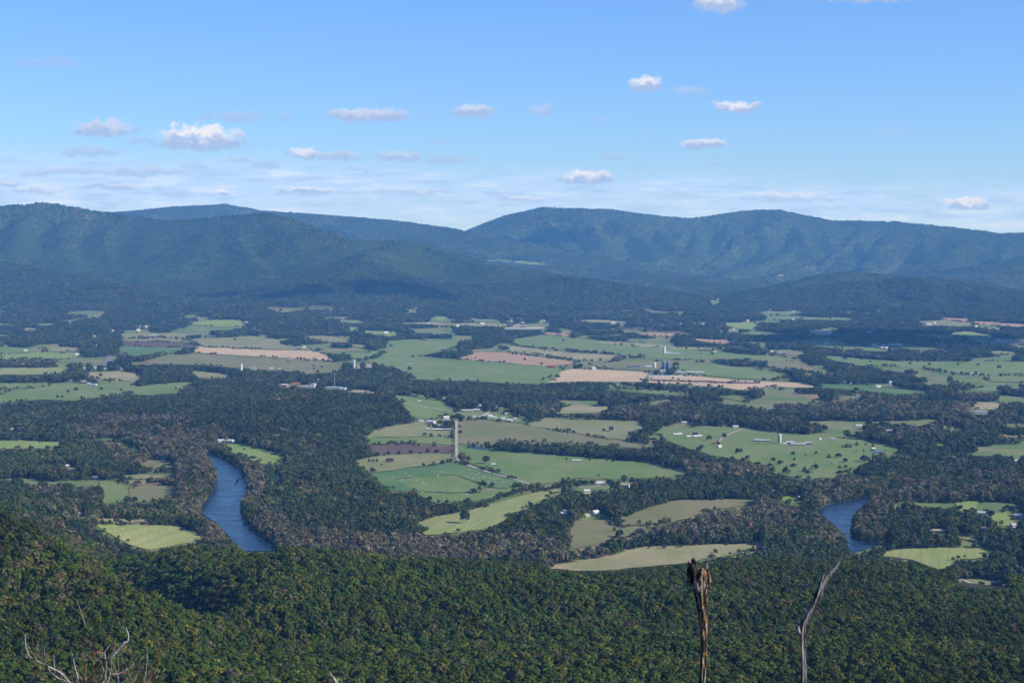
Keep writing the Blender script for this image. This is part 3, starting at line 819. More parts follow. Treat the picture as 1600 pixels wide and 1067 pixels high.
# ------------------------------------------------------------------ what stands in the valley: buildings (placed further below)
WH = (0.60, 0.60, 0.585); CR = (0.62, 0.56, 0.42); GY = (0.36, 0.37, 0.38); RD = (0.26, 0.055, 0.045); BR = (0.13, 0.085, 0.06); DG = (0.10, 0.11, 0.13)
BL = (0.09, 0.15, 0.30); RU = (0.30, 0.13, 0.07); SV = (0.44, 0.46, 0.49); TN = (0.42, 0.34, 0.24); BK = (0.04, 0.045, 0.055)
BLD = [
    ('b', 445, 604, 24, 15, 6, -25, RU, WH, 'rust-walled barn with a white roof, leftmost on the wooded hilltop'),
    ('b', 463, 601, 26, 14, 5, 10, RU, RU, 'low rust-roofed barn just behind the white-roofed one on the hilltop'),
    ('g', 481, 605, 48, 13, 4, -8, WH, SV, 'long pale barn beside the wooded hilltop, left of the mast'),
    ('b', 490, 603, 14, 11, 6, -30, WH, SV, 'short white gabled barn at the end of the long pale hilltop barn'),
    ('s', 497, 597, 7, 7, 9, 0, CR, CR, 'tall cream tower-like shed on the hilltop farm'),
    ('g', 521, 607, 50, 12, 4, -6, WH, SV, 'long white shed at the foot of the mast'),
    ('b', 537, 609, 16, 12, 5, -20, WH, WH, 'white barn at the right end of the long mast-side shed'),
    ('s', 547, 608, 9, 8, 5, 20, WH, WH, 'small white building alone right of the hilltop farm'),
    ('h', 697, 655, 15, 11, 6, 15, WH, WH, 'white gabled house at the top of the straight lane'),
    ('b', 674, 662, 19, 13, 6, -20, WH, SV, 'white gabled barn left of the house atop the lane'),
    ('g', 683, 673, 26, 9, 4, 3, BR, WH, 'long dark-walled shed with a white roof in the lane farmyard, front left'),
    ('g', 696, 673, 24, 9, 4, -4, BR, SV, 'long dark-walled shed in the lane farmyard, front right'),
    ('b', 686, 668, 16, 10, 5, 3, BR, WH, 'dark-walled barn behind the two long sheds of the lane farmyard'),
    ('s', 668, 672, 10, 8, 4, 12, BR, SV, 'small brown shed at the left edge of the lane farmyard'),
    ('s', 657, 659, 16, 7, 3, 0, WH, WH, 'low white shed at the wood edge left of the lane farm'),
    ('g', 729, 643, 36, 11, 4, -4, WH, WH, 'long white barn beyond the top of the lane'),
    ('b', 745, 643, 18, 14, 5, -4, DG, SV, 'dark-walled barn with a pale roof, right of the long white barn'),
    ('s', 741, 652, 8, 6, 3, 0, WH, WH, 'tiny white shed beside the bend of the road'),
    ('h', 765, 652, 14, 10, 5, 25, WH, SV, 'white house just below the road junction'),
    ('h', 772, 654, 12, 9, 4, -10, WH, WH, 'white cottage next to the junction house'),
    ('h', 786, 656, 13, 9, 5, 15, WH, SV, 'white house third right of the junction'),
    ('h', 796, 659, 14, 10, 5, -15, WH, WH, 'white house in the trees at the right end of the hamlet'),
    ('h', 793, 649, 14, 10, 5, 20, CR, WH, 'cream house above the hamlet road'),
    ('s', 805, 656, 9, 7, 4, 0, WH, WH, 'white shed at the far right end of the hamlet'),
    ('h', 695, 626, 14, 10, 5, 0, WH, WH, 'white house under the dark wood edge above the lane farm'),
    ('s', 655, 628, 8, 6, 3, 0, WH, WH, 'tiny white shelter on the green hillside'),
    ('s', 750, 634, 10, 7, 4, 10, WH, WH, 'white shed in the trees above the long white barn'),
    ('s', 771, 727, 10, 6, 3, 0, GY, WH, 'small open shed with a white roof in the tree-edged pasture'),
    ('g', 901, 721, 20, 9, 3, -8, TN, WH, 'low tan barn with a pale roof on the green slope'),
    ('h', 935, 757, 15, 9, 4, 5, WH, WH, 'white lane house between dark round trees'),
    ('h', 943, 757, 10, 8, 4, 0, GY, SV, 'grey lane house touching the white one'),
    ('h', 977, 761, 16, 11, 5, -20, CR, TN, 'cream lane house with a tan roof at the wood edge'),
    ('h', 917, 770, 12, 8, 5, 10, WH, WH, 'white house at the edge of the wood below the lane'),
    ('h', 930, 807, 11, 10, 9, 35, WH, WH, 'tall white gabled farmhouse in the wood clearing'),
    ('s', 918, 808, 8, 6, 4, 20, WH, SV, 'white shed left of the tall white farmhouse'),
    ('h', 881, 805, 14, 9, 4, 30, GY, SV, 'grey house half hidden in the wood left of the tall white farmhouse'),
    ('s', 884, 801, 6, 5, 4, 0, WH, WH, 'tiny white shed behind the half-hidden grey house'),
    ('h', 361, 692, 16, 11, 6, -25, WH, WH, 'white gabled house beside the bright field above the river'),
    ('h', 345, 690, 14, 9, 4, 20, WH, WH, 'white low house left of the gabled one above the river'),
    ('s', 353, 690, 8, 6, 3, 0, WH, WH, 'white shed between the two white houses above the river'),
    ('h', 149, 749, 10, 9, 5, 30, WH, WH, 'white house at the wood edge left of the river meadows'),
    ('h', 106, 730, 10, 8, 4, 25, WH, WH, 'lone white house deep in the left woods'),
    ('h', 21, 673, 22, 11, 4, 0, CR, WH, 'long pale house in the woods at the far left'),
    ('h', 125, 806, 11, 9, 4, 20, GY, GY, 'dim grey house in the shaded woods above the hay field'),
    ('h', 1056, 681, 12, 9, 4, 0, WH, WH, 'left white house of the right pasture farm'),
    ('h', 1062, 680, 10, 8, 4, 20, WH, WH, 'white house touching the leftmost one of the right pasture farm'),
    ('g', 1077, 683, 24, 8, 3, 40, WH, WH, 'slanting white shed of the right pasture farm, left one'),
    ('g', 1089, 683, 26, 9, 4, 30, WH, WH, 'slanting white shed of the right pasture farm, right one'),
    ('h', 1086, 680, 13, 9, 5, 0, DG, BK, 'dark-roofed house between the slanting white sheds'),
    ('b', 1118, 694, 16, 9, 4, 0, RD, RU, 'small red barn beside the red autumn tree'),
    ('s', 1124, 700, 9, 8, 5, 30, WH, WH, 'small white barn just below the red barn'),
    ('g', 1081, 664, 26, 10, 4, -8, DG, BK, 'long dark building at the wood edge above the pasture farm'),
    ('h', 1069, 662, 13, 9, 4, 0, WH, SV, 'pale house left of the long dark building'),
    ('h', 1149, 669, 14, 9, 5, 10, WH, SV, 'pale house at the wood edge where the farm road ends'),
    ('h', 1138, 667, 12, 9, 5, -10, DG, BK, 'dark house at the wood edge left of the road end'),
    ('g', 1191, 690, 38, 11, 4, -8, SV, SV, 'long silver barn left of the grey silo'),
    ('b', 1234, 694, 18, 11, 5, -5, DG, SV, 'dark-walled barn with a pale roof right of the grey silo'),
    ('g', 1247, 696, 34, 11, 4, -6, WH, SV, 'long white barn with window openings right of the silo'),
    ('b', 1263, 695, 18, 12, 5, -5, DG, GY, 'dark barn at the right end of the silo farm'),
    ('s', 1226, 695, 8, 6, 3, 0, WH, WH, 'tiny white hut at the foot of the silo farm'),
    ('s', 1281, 688, 6, 5, 4, 30, WH, WH, 'tiny white shed alone right of the silo farm'),
    ('h', 1302, 688, 11, 9, 4, 0, WH, GY, 'white house left of the row of small cedars'),
    ('h', 1364, 703, 9, 7, 4, 20, WH, WH, 'small white-roofed cottage at the end of the right pasture'),
    ('h', 1372, 709, 16, 11, 5, 0, GY, BL, 'blue-roofed house at the end of the right pasture'),
    ('h', 1342, 667, 14, 9, 4, 0, WH, WH, 'white house in the woods above the right pasture'),
    ('g', 1389, 675, 20, 8, 4, 0, WH, WH, 'long white house in the woods right of the pasture'),
    ('s', 1398, 687, 7, 6, 4, 0, WH, WH, 'small white roof in the woods below the long white house'),
    ('g', 1531, 645, 34, 10, 4, 0, SV, SV, 'silver shed below the straw clearing on the right'),
    ('h', 1518, 641, 9, 8, 5, 0, WH, RU, 'white cottage at the left of the straw clearing'),
    ('h', 1590, 649, 9, 7, 4, 0, WH, WH, 'white cottage in the woods at the far right'),
    ('h', 1587, 722, 8, 7, 4, 0, WH, WH, 'tiny white roof in the dark woods at the far right'),
    ('h', 1251, 781, 11, 10, 5, 25, WH, WH, 'white house in the small bright clearing left of the right river bend'),
    ('h', 1209, 768, 8, 7, 3, 0, WH, WH, 'small white roof in the woods left of the bright clearing'),
    ('h', 1301, 768, 9, 7, 3, 0, CR, CR, 'pale cottage in the woods above the right river bend'),
    ('h', 1533, 804, 15, 10, 4, -15, GY, SV, 'pale-roofed house among round trees in the right clearing'),
    ('h', 1541, 803, 12, 10, 4, 20, GY, SV, 'second pale-roofed house touching it in the right clearing'),
    ('h', 1592, 809, 14, 10, 5, -25, WH, GY, 'white house at the right edge of the bright clearing'),
    ('h', 1583, 823, 10, 8, 4, 30, WH, SV, 'white house at the lower corner of the bright clearing'),
    ('h', 1536, 829, 14, 9, 4, -10, CR, TN, 'pale house among trees below the right clearing'),
    ('h', 1467, 831, 22, 8, 3, -4, GY, TN, 'long low grey house in the woods right of the river bend'),
    ('h', 1557, 916, 15, 10, 5, -5, BR, BK, 'dark house with a black roof in the grassy yard at the lower right'),
    ('h', 1190, 858, 16, 10, 3, -5, GY, BL, 'blue-roofed house at the right end of the tan meadow'),
    ('h', 1184, 852, 8, 6, 3, 0, WH, SV, 'small pale house behind the blue-roofed one'),
    ('g', 1078, 583, 88, 12, 4, -5, WH, WH, 'very long white poultry shed right of the blue silos'),
    ('g', 1041, 589, 108, 12, 3, -1, WH, WH, 'very long white shed along the upper edge of the tan field'),
    ('b', 1036, 581, 18, 13, 5, 0, WH, SV, 'white barn at the foot of the blue silos'),
    ('g', 990, 574, 52, 13, 5, -4, DG, BL, 'long blue-grey barn left of the blue silos'),
    ('g', 1013, 574, 26, 12, 5, 0, WH, WH, 'white barn between the long blue-grey barn and the silos'),
    ('b', 861, 575, 32, 18, 8, -5, RD, RU, 'big red barn at the corner of the reddish field'),
    ('b', 927, 578, 18, 15, 8, 30, GY, SV, 'grey gabled barn at the top of the tan field'),
    ('g', 1052, 554, 55, 11, 5, -7, WH, WH, 'long white dairy barn right of the white silo'),
    ('g', 1042, 552, 30, 11, 6, -5, WH, WH, 'white dairy barn at the foot of the white silo'),
    ('b', 1117, 551, 16, 10, 5, 0, WH, WH, 'white barn on the green field right of the dairy'),
    ('g', 576, 573, 22, 10, 5, 0, WH, SV, 'white barn right of the tall concrete silo'),
    ('s', 561, 575, 12, 8, 5, 0, WH, SV, 'small white shed at the foot of the tall concrete silo'),
    ('h', 612, 585, 11, 9, 5, 20, RD, WH, 'red-walled house between brown trees in the central field'),
    ('b', 641, 570, 24, 11, 4, 0, BR, GY, 'dark open shed in the middle of the central field'),
    ('b', 466, 545, 26, 14, 6, -15, DG, SV, 'grey barn above the tan strip field'),
    ('h', 475, 544, 13, 10, 6, 20, WH, WH, 'white farmhouse above the tan strip field'),
    ('s', 455, 563, 14, 9, 4, 0, BR, SV, 'small dark shed just below the tan strip field'),
    ('g', 396, 577, 20, 10, 5, 0, WH, SV, 'white barn right of the pale silo on the left'),
    ('s', 424, 577, 13, 9, 5, 0, WH, WH, 'white shed between the pale silo and the hill farm'),
    ('s', 437, 579, 12, 9, 4, 0, WH, WH, 'white shed nearest the hill farm, above the wood edge'),
    ('h', 113, 597, 12, 9, 5, 10, WH, SV, 'white house left on the left green slope'),
    ('b', 131, 598, 16, 10, 5, -20, WH, WH, 'white-roofed shed in the middle of the left green slope'),
    ('b', 147, 603, 18, 12, 5, -10, WH, SV, 'gabled white barn lowest on the left green slope'),
    ('s', 139, 601, 12, 8, 4, 15, GY, SV, 'grey shed between the two white barns of the left green slope'),
    ('h', 132, 577, 14, 10, 5, 0, WH, WH, 'white house left in the row beside the straw field'),
    ('h', 148, 576, 22, 10, 5, 0, WH, SV, 'wide white building in the row beside the straw field'),
    ('h', 165, 578, 14, 9, 4, 0, CR, WH, 'cream house in the row beside the straw field'),
    ('h', 190, 578, 11, 9, 4, 0, WH, WH, 'white cottage at the right end of the row beside the straw field'),
    ('h', 120, 556, 16, 12, 7, 20, GY, WH, 'grey and white farmhouse at the tip of the left bright field'),
    ('g', 239, 525, 38, 12, 5, 0, WH, SV, 'long white barn behind the hedge on the left'),
    ('g', 820, 514, 185, 14, 4, -2, WH, WH, 'very long white poultry house far off under the mountain'),
    ('h', 958, 506, 24, 14, 8, 0, CR, WH, 'large cream building far off under the mountain'),
    ('h', 973, 508, 16, 12, 6, 0, WH, RU, 'far white house right of the large cream building'),
    ('b', 754, 507, 26, 15, 7, 20, WH, WH, 'bright white barn in the straw strip under the mountain'),
    ('b', 603, 521, 24, 14, 7, 25, WH, WH, 'bright white barn in the small green clearing below the mountain'),
    ('h', 616, 521, 18, 12, 6, 0, WH, SV, 'white house right of the bright barn in the small clearing'),
    ('b', 1452, 508, 30, 16, 7, 0, WH, WH, 'large white barn on the far right fields'),
    ('h', 1444, 508, 14, 12, 6, 0, RD, RU, 'red building left of the large white far-right barn'),
    ('h', 1460, 506, 18, 12, 7, 20, WH, TN, 'white and tan building right of the large far-right barn'),
    ('h', 1262, 588, 15, 10, 5, 10, WH, RU, 'orange-roofed cottage at the tip of the long tan field'),
    ('g', 1121, 469, 26, 12, 6, 0, WH, WH, 'white farm on the little clearing under the far ridge'),
    ('g', 1220, 431, 50, 16, 8, 0, WH, WH, 'white building high on the far foothills'),
]
FAR = [(148, 526), (163, 540), (151, 541), (176, 518), (219, 511), (227, 511), (232, 512), (216, 517), (10, 542), (40, 549), (738, 500), (742, 500), (788, 509), (800, 504), (816, 505), (844, 503), (849, 502), (855, 503), (1018, 501), (1040, 508), (1063, 507),
       (1128, 519), (1140, 518), (1146, 517), (1151, 519), (1203, 485), (1240, 488), (1290, 538), (1294, 538), (1318, 553), (1340, 503), (1356, 519), (1361, 520), (1388, 504), (1410, 505), (1437, 500), (1492, 507), (1525, 511), (1366, 541), (1374, 543), (1381, 541),
       (1387, 540), (1394, 540), (1401, 539), (1407, 540), (1385, 545), (1378, 545), (1424, 552), (1464, 537), (1480, 540), (1500, 539), (1507, 540), (1292, 577), (1275, 597), (1320, 597), (1330, 600), (1343, 600), (1372, 606), (1393, 600), (1518, 586), (1525, 586), (1240, 500), (668, 506), (715, 510), (1220, 553), (1205, 551), (1100, 508), (1168, 502), (1008, 446), (1012, 448), (650, 482), (178, 498), (385, 505), (398, 514), (1085, 506), (1562, 516)]

OPEN_ALL = list(OPEN_PX)
for b_ in BLD:
    _d = CAMZ / -ray(b_[1], b_[2])[2]
    k_ = F / _d
    w_ = (b_[3] * abs(math.cos(R(b_[6]))) + b_[4] * abs(math.sin(R(b_[6])))) * 0.5 * k_ + 1.5
    h_ = b_[5] * 1.35 * k_
    OPEN_ALL.append(np.array([(b_[1] - w_, b_[2] - h_ * 0.75), (b_[1] + w_, b_[2] - h_ * 0.75), (b_[1] + w_ * 1.3, b_[2] + 1.5), (b_[1] - w_ * 1.3, b_[2] + 1.5)]))
for (px, py) in FAR:
    OPEN_ALL.append(np.array([(px - 3, py - 2), (px + 3, py - 2), (px + 4, py + 0.8), (px - 4, py + 0.8)]))
for (px, py, w_, h_) in ((1218, 694, 4, 20), (553, 575, 4, 10), (377, 578, 4, 8), (523, 606, 3, 8)):
    OPEN_ALL.append(np.array([(px - w_, py - h_), (px + w_, py - h_), (px + w_, py + 1), (px - w_, py + 1)]))


# ------------------------------------------------------------------ trees
def leaf_material(name, mode):
    m_, N, b = new_mat(name, 0.75, 0.15)
    if mode == 'inst':
        at_ = N.node('ShaderNodeAttribute', attribute_type='INSTANCER', attribute_name='tint').outputs['Color']
    else:
        at_ = N.node('ShaderNodeObjectInfo').outputs['Color']
    v = N.node('ShaderNodeAttribute', attribute_type='GEOMETRY', attribute_name='v').outputs['Fac']
    c = N.vm('SCALE', at_); N.put(c.node.inputs['Scale'], v)
    N.l.new(c, b.inputs['Base Color'])
    tr = N.node('ShaderNodeBsdfTranslucent'); N.l.new(c, tr.inputs['Color'])
    mx = N.node('ShaderNodeMixShader'); mx.inputs[0].default_value = 0.18
    N.l.new(b.outputs[0], mx.inputs[1]); N.l.new(tr.outputs[0], mx.inputs[2])
    N.l.new(mx.outputs[0], N.n['Material Output'].inputs['Surface'])
    return m_


m_leaf_i = leaf_material('foliage_mat', 'inst')
m_leaf_o = leaf_material('crown_mat', 'obj')
m_bark = plain('bark_mat', (0.11, 0.085, 0.065), 0.95, 0.3, 0.8)
m_palebark = plain('pale_bark_mat', (0.27, 0.24, 0.20), 0.95, 0.3, 0.8)


def tube_arr(path, rad, n=6):
    path = [Vector(p) for p in path]
    vs, fs = [], []
    ref = Vector((0.3, 0.9, 0.1))
    for i, p in enumerate(path):
        t = (path[min(i + 1, len(path) - 1)] - path[max(i - 1, 0)]).normalized()
        a = t.cross(ref).normalized(); b_ = t.cross(a)
        for k in range(n):
            an = 2 * math.pi * k / n
            vs.append(tuple(p + (a * math.cos(an) + b_ * math.sin(an)) * rad[i]))
    for i in range(len(path) - 1):
        for k in range(n):
            fs.append((i * n + k, i * n + (k + 1) % n, (i + 1) * n + (k + 1) % n, (i + 1) * n + k))
    fs.append(tuple(range(n))[::-1]); fs.append(tuple((len(path) - 1) * n + k for k in range(n)))
    return vs, fs


def crown_data(rs, kind, nf, leaf, rnd=0.33, up=0.0):
    """unit-ish trees: total height 1 tall, crown radius about 0.33; returns leaf quads"""
    if kind == 'cone':
        cen = []
        for k in range(16):
            h = 0.15 + 0.8 * k / 16
            a = k * 2.4
            rr = 0.20 * (1 - (h - 0.1)) * 0.7
            cen.append((rr * math.cos(a), rr * math.sin(a), h, 0.17 * (1.1 - h) + 0.03))
    elif kind == 'tall':
        cen = []
        for k in range(13):
            h = 0.30 + 0.6 * k / 13
            a = k * 2.4 + rs.random()
            rr = 0.12 * math.sin(math.pi * (h - 0.15) / 0.95)
            cen.append((rr * math.cos(a), rr * math.sin(a), h, 0.09 + 0.05 * rs.random()))
    elif kind == 'shrub':
        cen = [(0.45 * math.cos(a) * q, 0.45 * math.sin(a) * q, 0.35 + 0.4 * (1 - q) * rs.random(), 0.26) for a, q in zip(rs.random(12) * 6.28, rs.random(12) ** 0.5)]
    else:
        cen = []
        n = 15
        for k in range(n):
            h = 0.36 + 0.50 * ((k + 0.5) / n)
            a = k * 2.4 + rs.random() * 0.8
            prof = math.sqrt(max(0.05, 1 - ((h - 0.55) / 0.42) ** 2))
            rr = 0.24 * prof * (0.75 + 0.4 * rs.random())
            if k >= n - 2: rr *= 0.35
            cen.append((rr * math.cos(a), rr * math.sin(a), h, 0.105 + 0.065 * rs.random()))
    cen = np.array(cen)
    vs, fs, vv = [], [], []
    w_ = cen[:, 3] ** 2; w_ = w_ / w_.sum()
    lv = 0.72 + 0.5 * rs.random(len(cen))
    for i in range(nf):
        c = cen[rs.choice(len(cen), p=w_)] if False else None
        j = min(int(np.searchsorted(np.cumsum(w_), rs.random())), len(cen) - 1)
        c = cen[j]
        d = rs.normal(size=3); d /= np.linalg.norm(d)
        if d[2] < -0.35: d[2] = -d[2]
        out = np.array([c[0], c[1], (c[2] - 0.5) * 0.6 + 0.05]); out /= np.linalg.norm(out) + 1e-6
        d = d + out * 0.55; d /= np.linalg.norm(d)
        p = c[:3] + d * c[3] * (0.8 + 0.32 * rs.random())
        nrm = d * (1.0 - 0.5 * up) + np.array([0, 0, up]) + rs.normal(size=3) * rnd; nrm /= np.linalg.norm(nrm)
        t = np.cross(nrm, rs.normal(size=3)); t /= np.linalg.norm(t)
        b_ = np.cross(nrm, t)
        s = leaf * (0.6 + 0.8 * rs.random())
        k0 = len(vs)
        for (u, v) in ((-1, -0.7), (0.6, -1), (1, 0.7), (-0.7, 1)):
            q = p + (t * u + b_ * v) * s * 0.5 * (0.8 + 0.4 * rs.random())
            vs.append(tuple(q))
        fs.append((k0, k0 + 1, k0 + 2, k0 + 3))
        vv.append(lv[j] * (0.75 + 0.5 * rs.random()))
    return vs, fs, vv


def set_v(me, vals):
    a = me.attributes.new('v', 'FLOAT', 'FACE')
    a.data.foreach_set('value', np.array(vals, dtype=np.float32))


def trunk_data(rs, kind, limbs=True):
    V_, F_ = [], []

    def add(vf):
        o = len(V_); V_.extend(vf[0]); F_.extend([tuple(i + o for i in f) for f in vf[1]])
    lean = rs.normal(size=2) * 0.012
    top = 0.8 if kind != 'shrub' else 0.5
    path = [(lean[0] * k * 3, lean[1] * k * 3, -0.06 + (top + 0.06) * k / 4) for k in range(5)]
    add(tube_arr(path, [0.024, 0.019, 0.015, 0.010, 0.004], 6))
    if limbs and kind in ('round', 'tall', 'bare', 'shrub'):
        for k in range(5 if kind != 'bare' else 9):
            h = 0.28 + 0.45 * rs.random(); a = rs.random() * 6.28; L = 0.16 + 0.12 * rs.random()
            p0 = np.array([lean[0] * 2, lean[1] * 2, h]); p1 = p0 + np.array([math.cos(a) * L * 0.6, math.sin(a) * L * 0.6, L * 0.5]); p2 = p1 + np.array([math.cos(a + .3) * L * 0.4, math.sin(a + .3) * L * 0.4, L * 0.5])
            add(tube_arr([p0, p1, p2], [0.010, 0.006, 0.002], 4))
    return V_, F_


PROTO = bpy.data.collections.new('tree_kinds')      # masters for the scattered woodland (not linked to the scene itself)


def proto(name, kind, seed, nf, leaf, bark=None, cluster=None, limbs=False):
    rs = np.random.default_rng(seed)
    if cluster:
        V_, F_, L_ = [], [], []
        for (cx, cy, cz, cs) in cluster:
            v, f, l = crown_data(rs, kind, nf, leaf, 0.12, 1.0)
            o = len(V_)
            V_ += [(x * cs + cx, y * cs + cy, z * cs + cz) for (x, y, z) in v]
            F_ += [tuple(i + o for i in q) for q in f]; L_ += l
        mi = [0] * len(F_)
    else:
        V_, F_, L_ = crown_data(rs, kind, nf, leaf)
        mi = [0] * len(F_)
        tv, tf = trunk_data(rs, kind if nf > 0 else 'bare', limbs)
        o = len(V_); V_ = V_ + tv; F_ = F_ + [tuple(i + o for i in q) for q in tf]
        mi += [1] * len(tf); L_ += [1.0] * len(tf)
    me_ = bpy.data.meshes.new(name)
    me_.from_pydata(V_, [], F_)
    me_.materials.append(m_leaf_i); me_.materials.append(bark or m_bark)
    me_.polygons.foreach_set('material_index', mi)
    set_v(me_, L_)
    o_ = bpy.data.objects.new(name, me_)
    PROTO.objects.link(o_)
    return o_


# names sort alphabetically: the collection's order is the instance index
NK = {}
_i = 0


def P_(key, *a, **k):
    global _i
    NK.setdefault(key, []).append(_i)
    proto('kind_%02d' % _i, *a, **k)
    _i += 1


for s in range(5): P_('near', 'round', 100 + s, 620, 0.075, limbs=True)
for s in range(2): P_('nearthin', 'round', 120 + s, 300, 0.055, m_palebark, limbs=True)
for s in range(5): P_('mid', 'round', 140 + s, 230, 0.115)
for s in range(3): P_('midthin', 'tall', 160 + s, 200, 0.075, m_palebark, limbs=True)
for s in range(2): P_('cone', 'cone', 180 + s, 200, 0.085)
for s in range(2): P_('shrub', 'shrub', 190 + s, 160, 0.16)
for s in range(4): P_('far', 'round', 200 + s, 90, 0.18)
for s in range(4):
    rs_ = np.random.default_rng(300 + s)
    P_('clump', 'round', 220 + s, 55, 0.25, cluster=[(rs_.normal() * 0.52, rs_.normal() * 0.52, -0.15 + rs_.random() * 0.12, 0.85 + 0.35 * rs_.random()) for _ in range(4)])

# one node group scatters the masters over a cloud of points
ng = bpy.data.node_groups.new('woodland', 'GeometryNodeTree')
ng.interface.new_socket('Geometry', in_out='INPUT', socket_type='NodeSocketGeometry')
ng.interface.new_socket('Geometry', in_out='OUTPUT', socket_type='NodeSocketGeometry')
gi = ng.nodes.new('NodeGroupInput'); go = ng.nodes.new('NodeGroupOutput')
ci = ng.nodes.new('GeometryNodeCollectionInfo'); ci.inputs['Collection'].default_value = PROTO
ci.inputs['Separate Children'].default_value = True; ci.inputs['Reset Children'].default_value = True
ip = ng.nodes.new('GeometryNodeInstanceOnPoints'); ip.inputs['Pick Instance'].default_value = True


def named(nm_, typ):
    nd = ng.nodes.new('GeometryNodeInputNamedAttribute'); nd.data_type = typ; nd.inputs['Name'].default_value = nm_
    return nd.outputs['Attribute']


m2p = ng.nodes.new('GeometryNodeMeshToPoints')
ng.links.new(gi.outputs[0], m2p.inputs['Mesh'])
ng.links.new(m2p.outputs[0], ip.inputs['Points'])
ng.links.new(ci.outputs[0], ip.inputs['Instance'])
ng.links.new(named('idx', 'INT'), ip.inputs['Instance Index'])
e2r = ng.nodes.new('FunctionNodeEulerToRotation')
ng.links.new(named('rot', 'FLOAT_VECTOR'), e2r.inputs[0]); ng.links.new(e2r.outputs[0], ip.inputs['Rotation'])
ng.links.new(named('scl', 'FLOAT_VECTOR'), ip.inputs['Scale'])
ng.links.new(ip.outputs[0], go.inputs[0])


def scatter(name, pos, idx, rotz, scl, tint, rot=None):
    n = len(pos)
    me_ = bpy.data.meshes.new(name)
    me_.vertices.add(n); me_.vertices.foreach_set('co', np.asarray(pos, np.float32).ravel())
    a = me_.attributes.new('idx', 'INT', 'POINT'); a.data.foreach_set('value', np.asarray(idx, np.int32))
    a = me_.attributes.new('rot', 'FLOAT_VECTOR', 'POINT'); rr = np.zeros((n, 3), np.float32); rr[:, 2] = rotz; rr = rr if rot is None else np.asarray(rot, np.float32); a.data.foreach_set('vector', rr.ravel())
    a = me_.attributes.new('scl', 'FLOAT_VECTOR', 'POINT'); a.data.foreach_set('vector', np.asarray(scl, np.float32).ravel())
    a = me_.attributes.new('tint', 'FLOAT_VECTOR', 'POINT'); a.data.foreach_set('vector', np.asarray(tint, np.float32).ravel())
    o = bpy.data.objects.new(name, me_)
    COL.objects.link(o)
    md = o.modifiers.new('woodland', 'NODES'); md.node_group = ng
    print('scatter', name, n)
    return o


# tints
GREENS = np.array([(0.046, 0.086, 0.020), (0.056, 0.092, 0.018), (0.074, 0.100, 0.022), (0.036, 0.074, 0.022), (0.062, 0.082, 0.024), (0.088, 0.102, 0.024), (0.032, 0.064, 0.022), (0.042, 0.080, 0.018), (0.050, 0.090, 0.020)])
DARKS = np.array([(0.040, 0.070, 0.022), (0.030, 0.057, 0.022), (0.056, 0.076, 0.024), (0.062, 0.072, 0.034), (0.026, 0.048, 0.022), (0.070, 0.078, 0.030), (0.036, 0.064, 0.020)])
BROWNS = np.array([(0.118, 0.102, 0.054), (0.138, 0.108, 0.058), (0.102, 0.098, 0.058), (0.148, 0.122, 0.060), (0.092, 0.096, 0.046), (0.112, 0.100, 0.064)])
WARM = np.array([(0.150, 0.080, 0.030), (0.145, 0.100, 0.030), (0.130, 0.120, 0.028), (0.165, 0.085, 0.036)])
GREENS = GREENS * np.array([1.10, 1.0, 0.52]); DARKS = DARKS * np.array([1.04, 0.97, 0.62]); BROWNS = BROWNS * 1.12
OLIVE = np.array([(0.095, 0.100, 0.036), (0.110, 0.098, 0.042), (0.085, 0.088, 0.040), (0.120, 0.108, 0.042), (0.100, 0.085, 0.045)])


def tints(x, y, pbrown, pwarm, base, spread=180.0, seed=0, BROWNS=None):
    BROWNS = globals()['BROWNS'] if BROWNS is None else BROWNS
    n = len(x)
    u = rng.random(n)
    t = base[rng.integers(0, len(base), n)]
    nb_ = fbm(x / spread, y / spread, 301 + seed, 3)
    kb = u < np.clip(pbrown + (nb_ - 0.5) * 1.1 * np.clip(pbrown * 3.5, 0, 1), 0, 1)
    t = np.where(kb[:, None], BROWNS[rng.integers(0, len(BROWNS), n)], t)
    nw = fbm(x / spread + 40, y / spread, 341 + seed, 2)
    kw = rng.random(n) < pwarm * np.clip((nw - 0.35) * 5, 0, 3)
    t = np.where(kw[:, None], WARM[rng.integers(0, len(WARM), n)], t)
    # crowns of one stand share a tone
    st_ = fbm(x / 60, y / 60, 377 + seed, 2) * 0.6 + fbm(x / 320, y / 320, 399 + seed, 2) * 0.6 - 0.1
    t = t * (0.55 + 0.9 * st_[:, None]) * (0.80 + 0.4 * rng.random((n, 1)))
    return t, kb


def grid_pts(y0, y1, step, pad=0.012, jit=0.48):
    """jittered grid over the part of the valley that the view shows"""
    ys_ = np.arange(y0, y1, step)
    out = []
    for yy in ys_:
        hw = yy * (800 / F + pad) + 40
        xs = np.arange(-hw, hw, step) + (rng.random() * step)
        out.append(np.c_[xs, np.full(len(xs), yy)])
    p = np.concatenate(out)
    p += (rng.random(p.shape) - 0.5) * 2 * jit * step
    return p


def open_mask(x, y, z, h, polys, pxr):
    """True where the foot, the middle or the top of a tree would cover open land"""
    bad = np.zeros(len(x), bool)
    pts = []
    for f in (0.0, 0.35, 0.65, 0.92):
        pts.append(project(x, y, z + h * f))
    hw = pxr
    for P in polys:
        x0, y0 = P.min(0); x1, y1 = P.max(0)
        for (u, v) in pts:
            k = np.nonzero((u > x0 - 2) & (u < x1 + 2) & (v > y0 - 1) & (v < y1 + 1) & ~bad)[0]
            if len(k):
                bad[k] |= inpoly(u[k], v[k], P)
    return bad


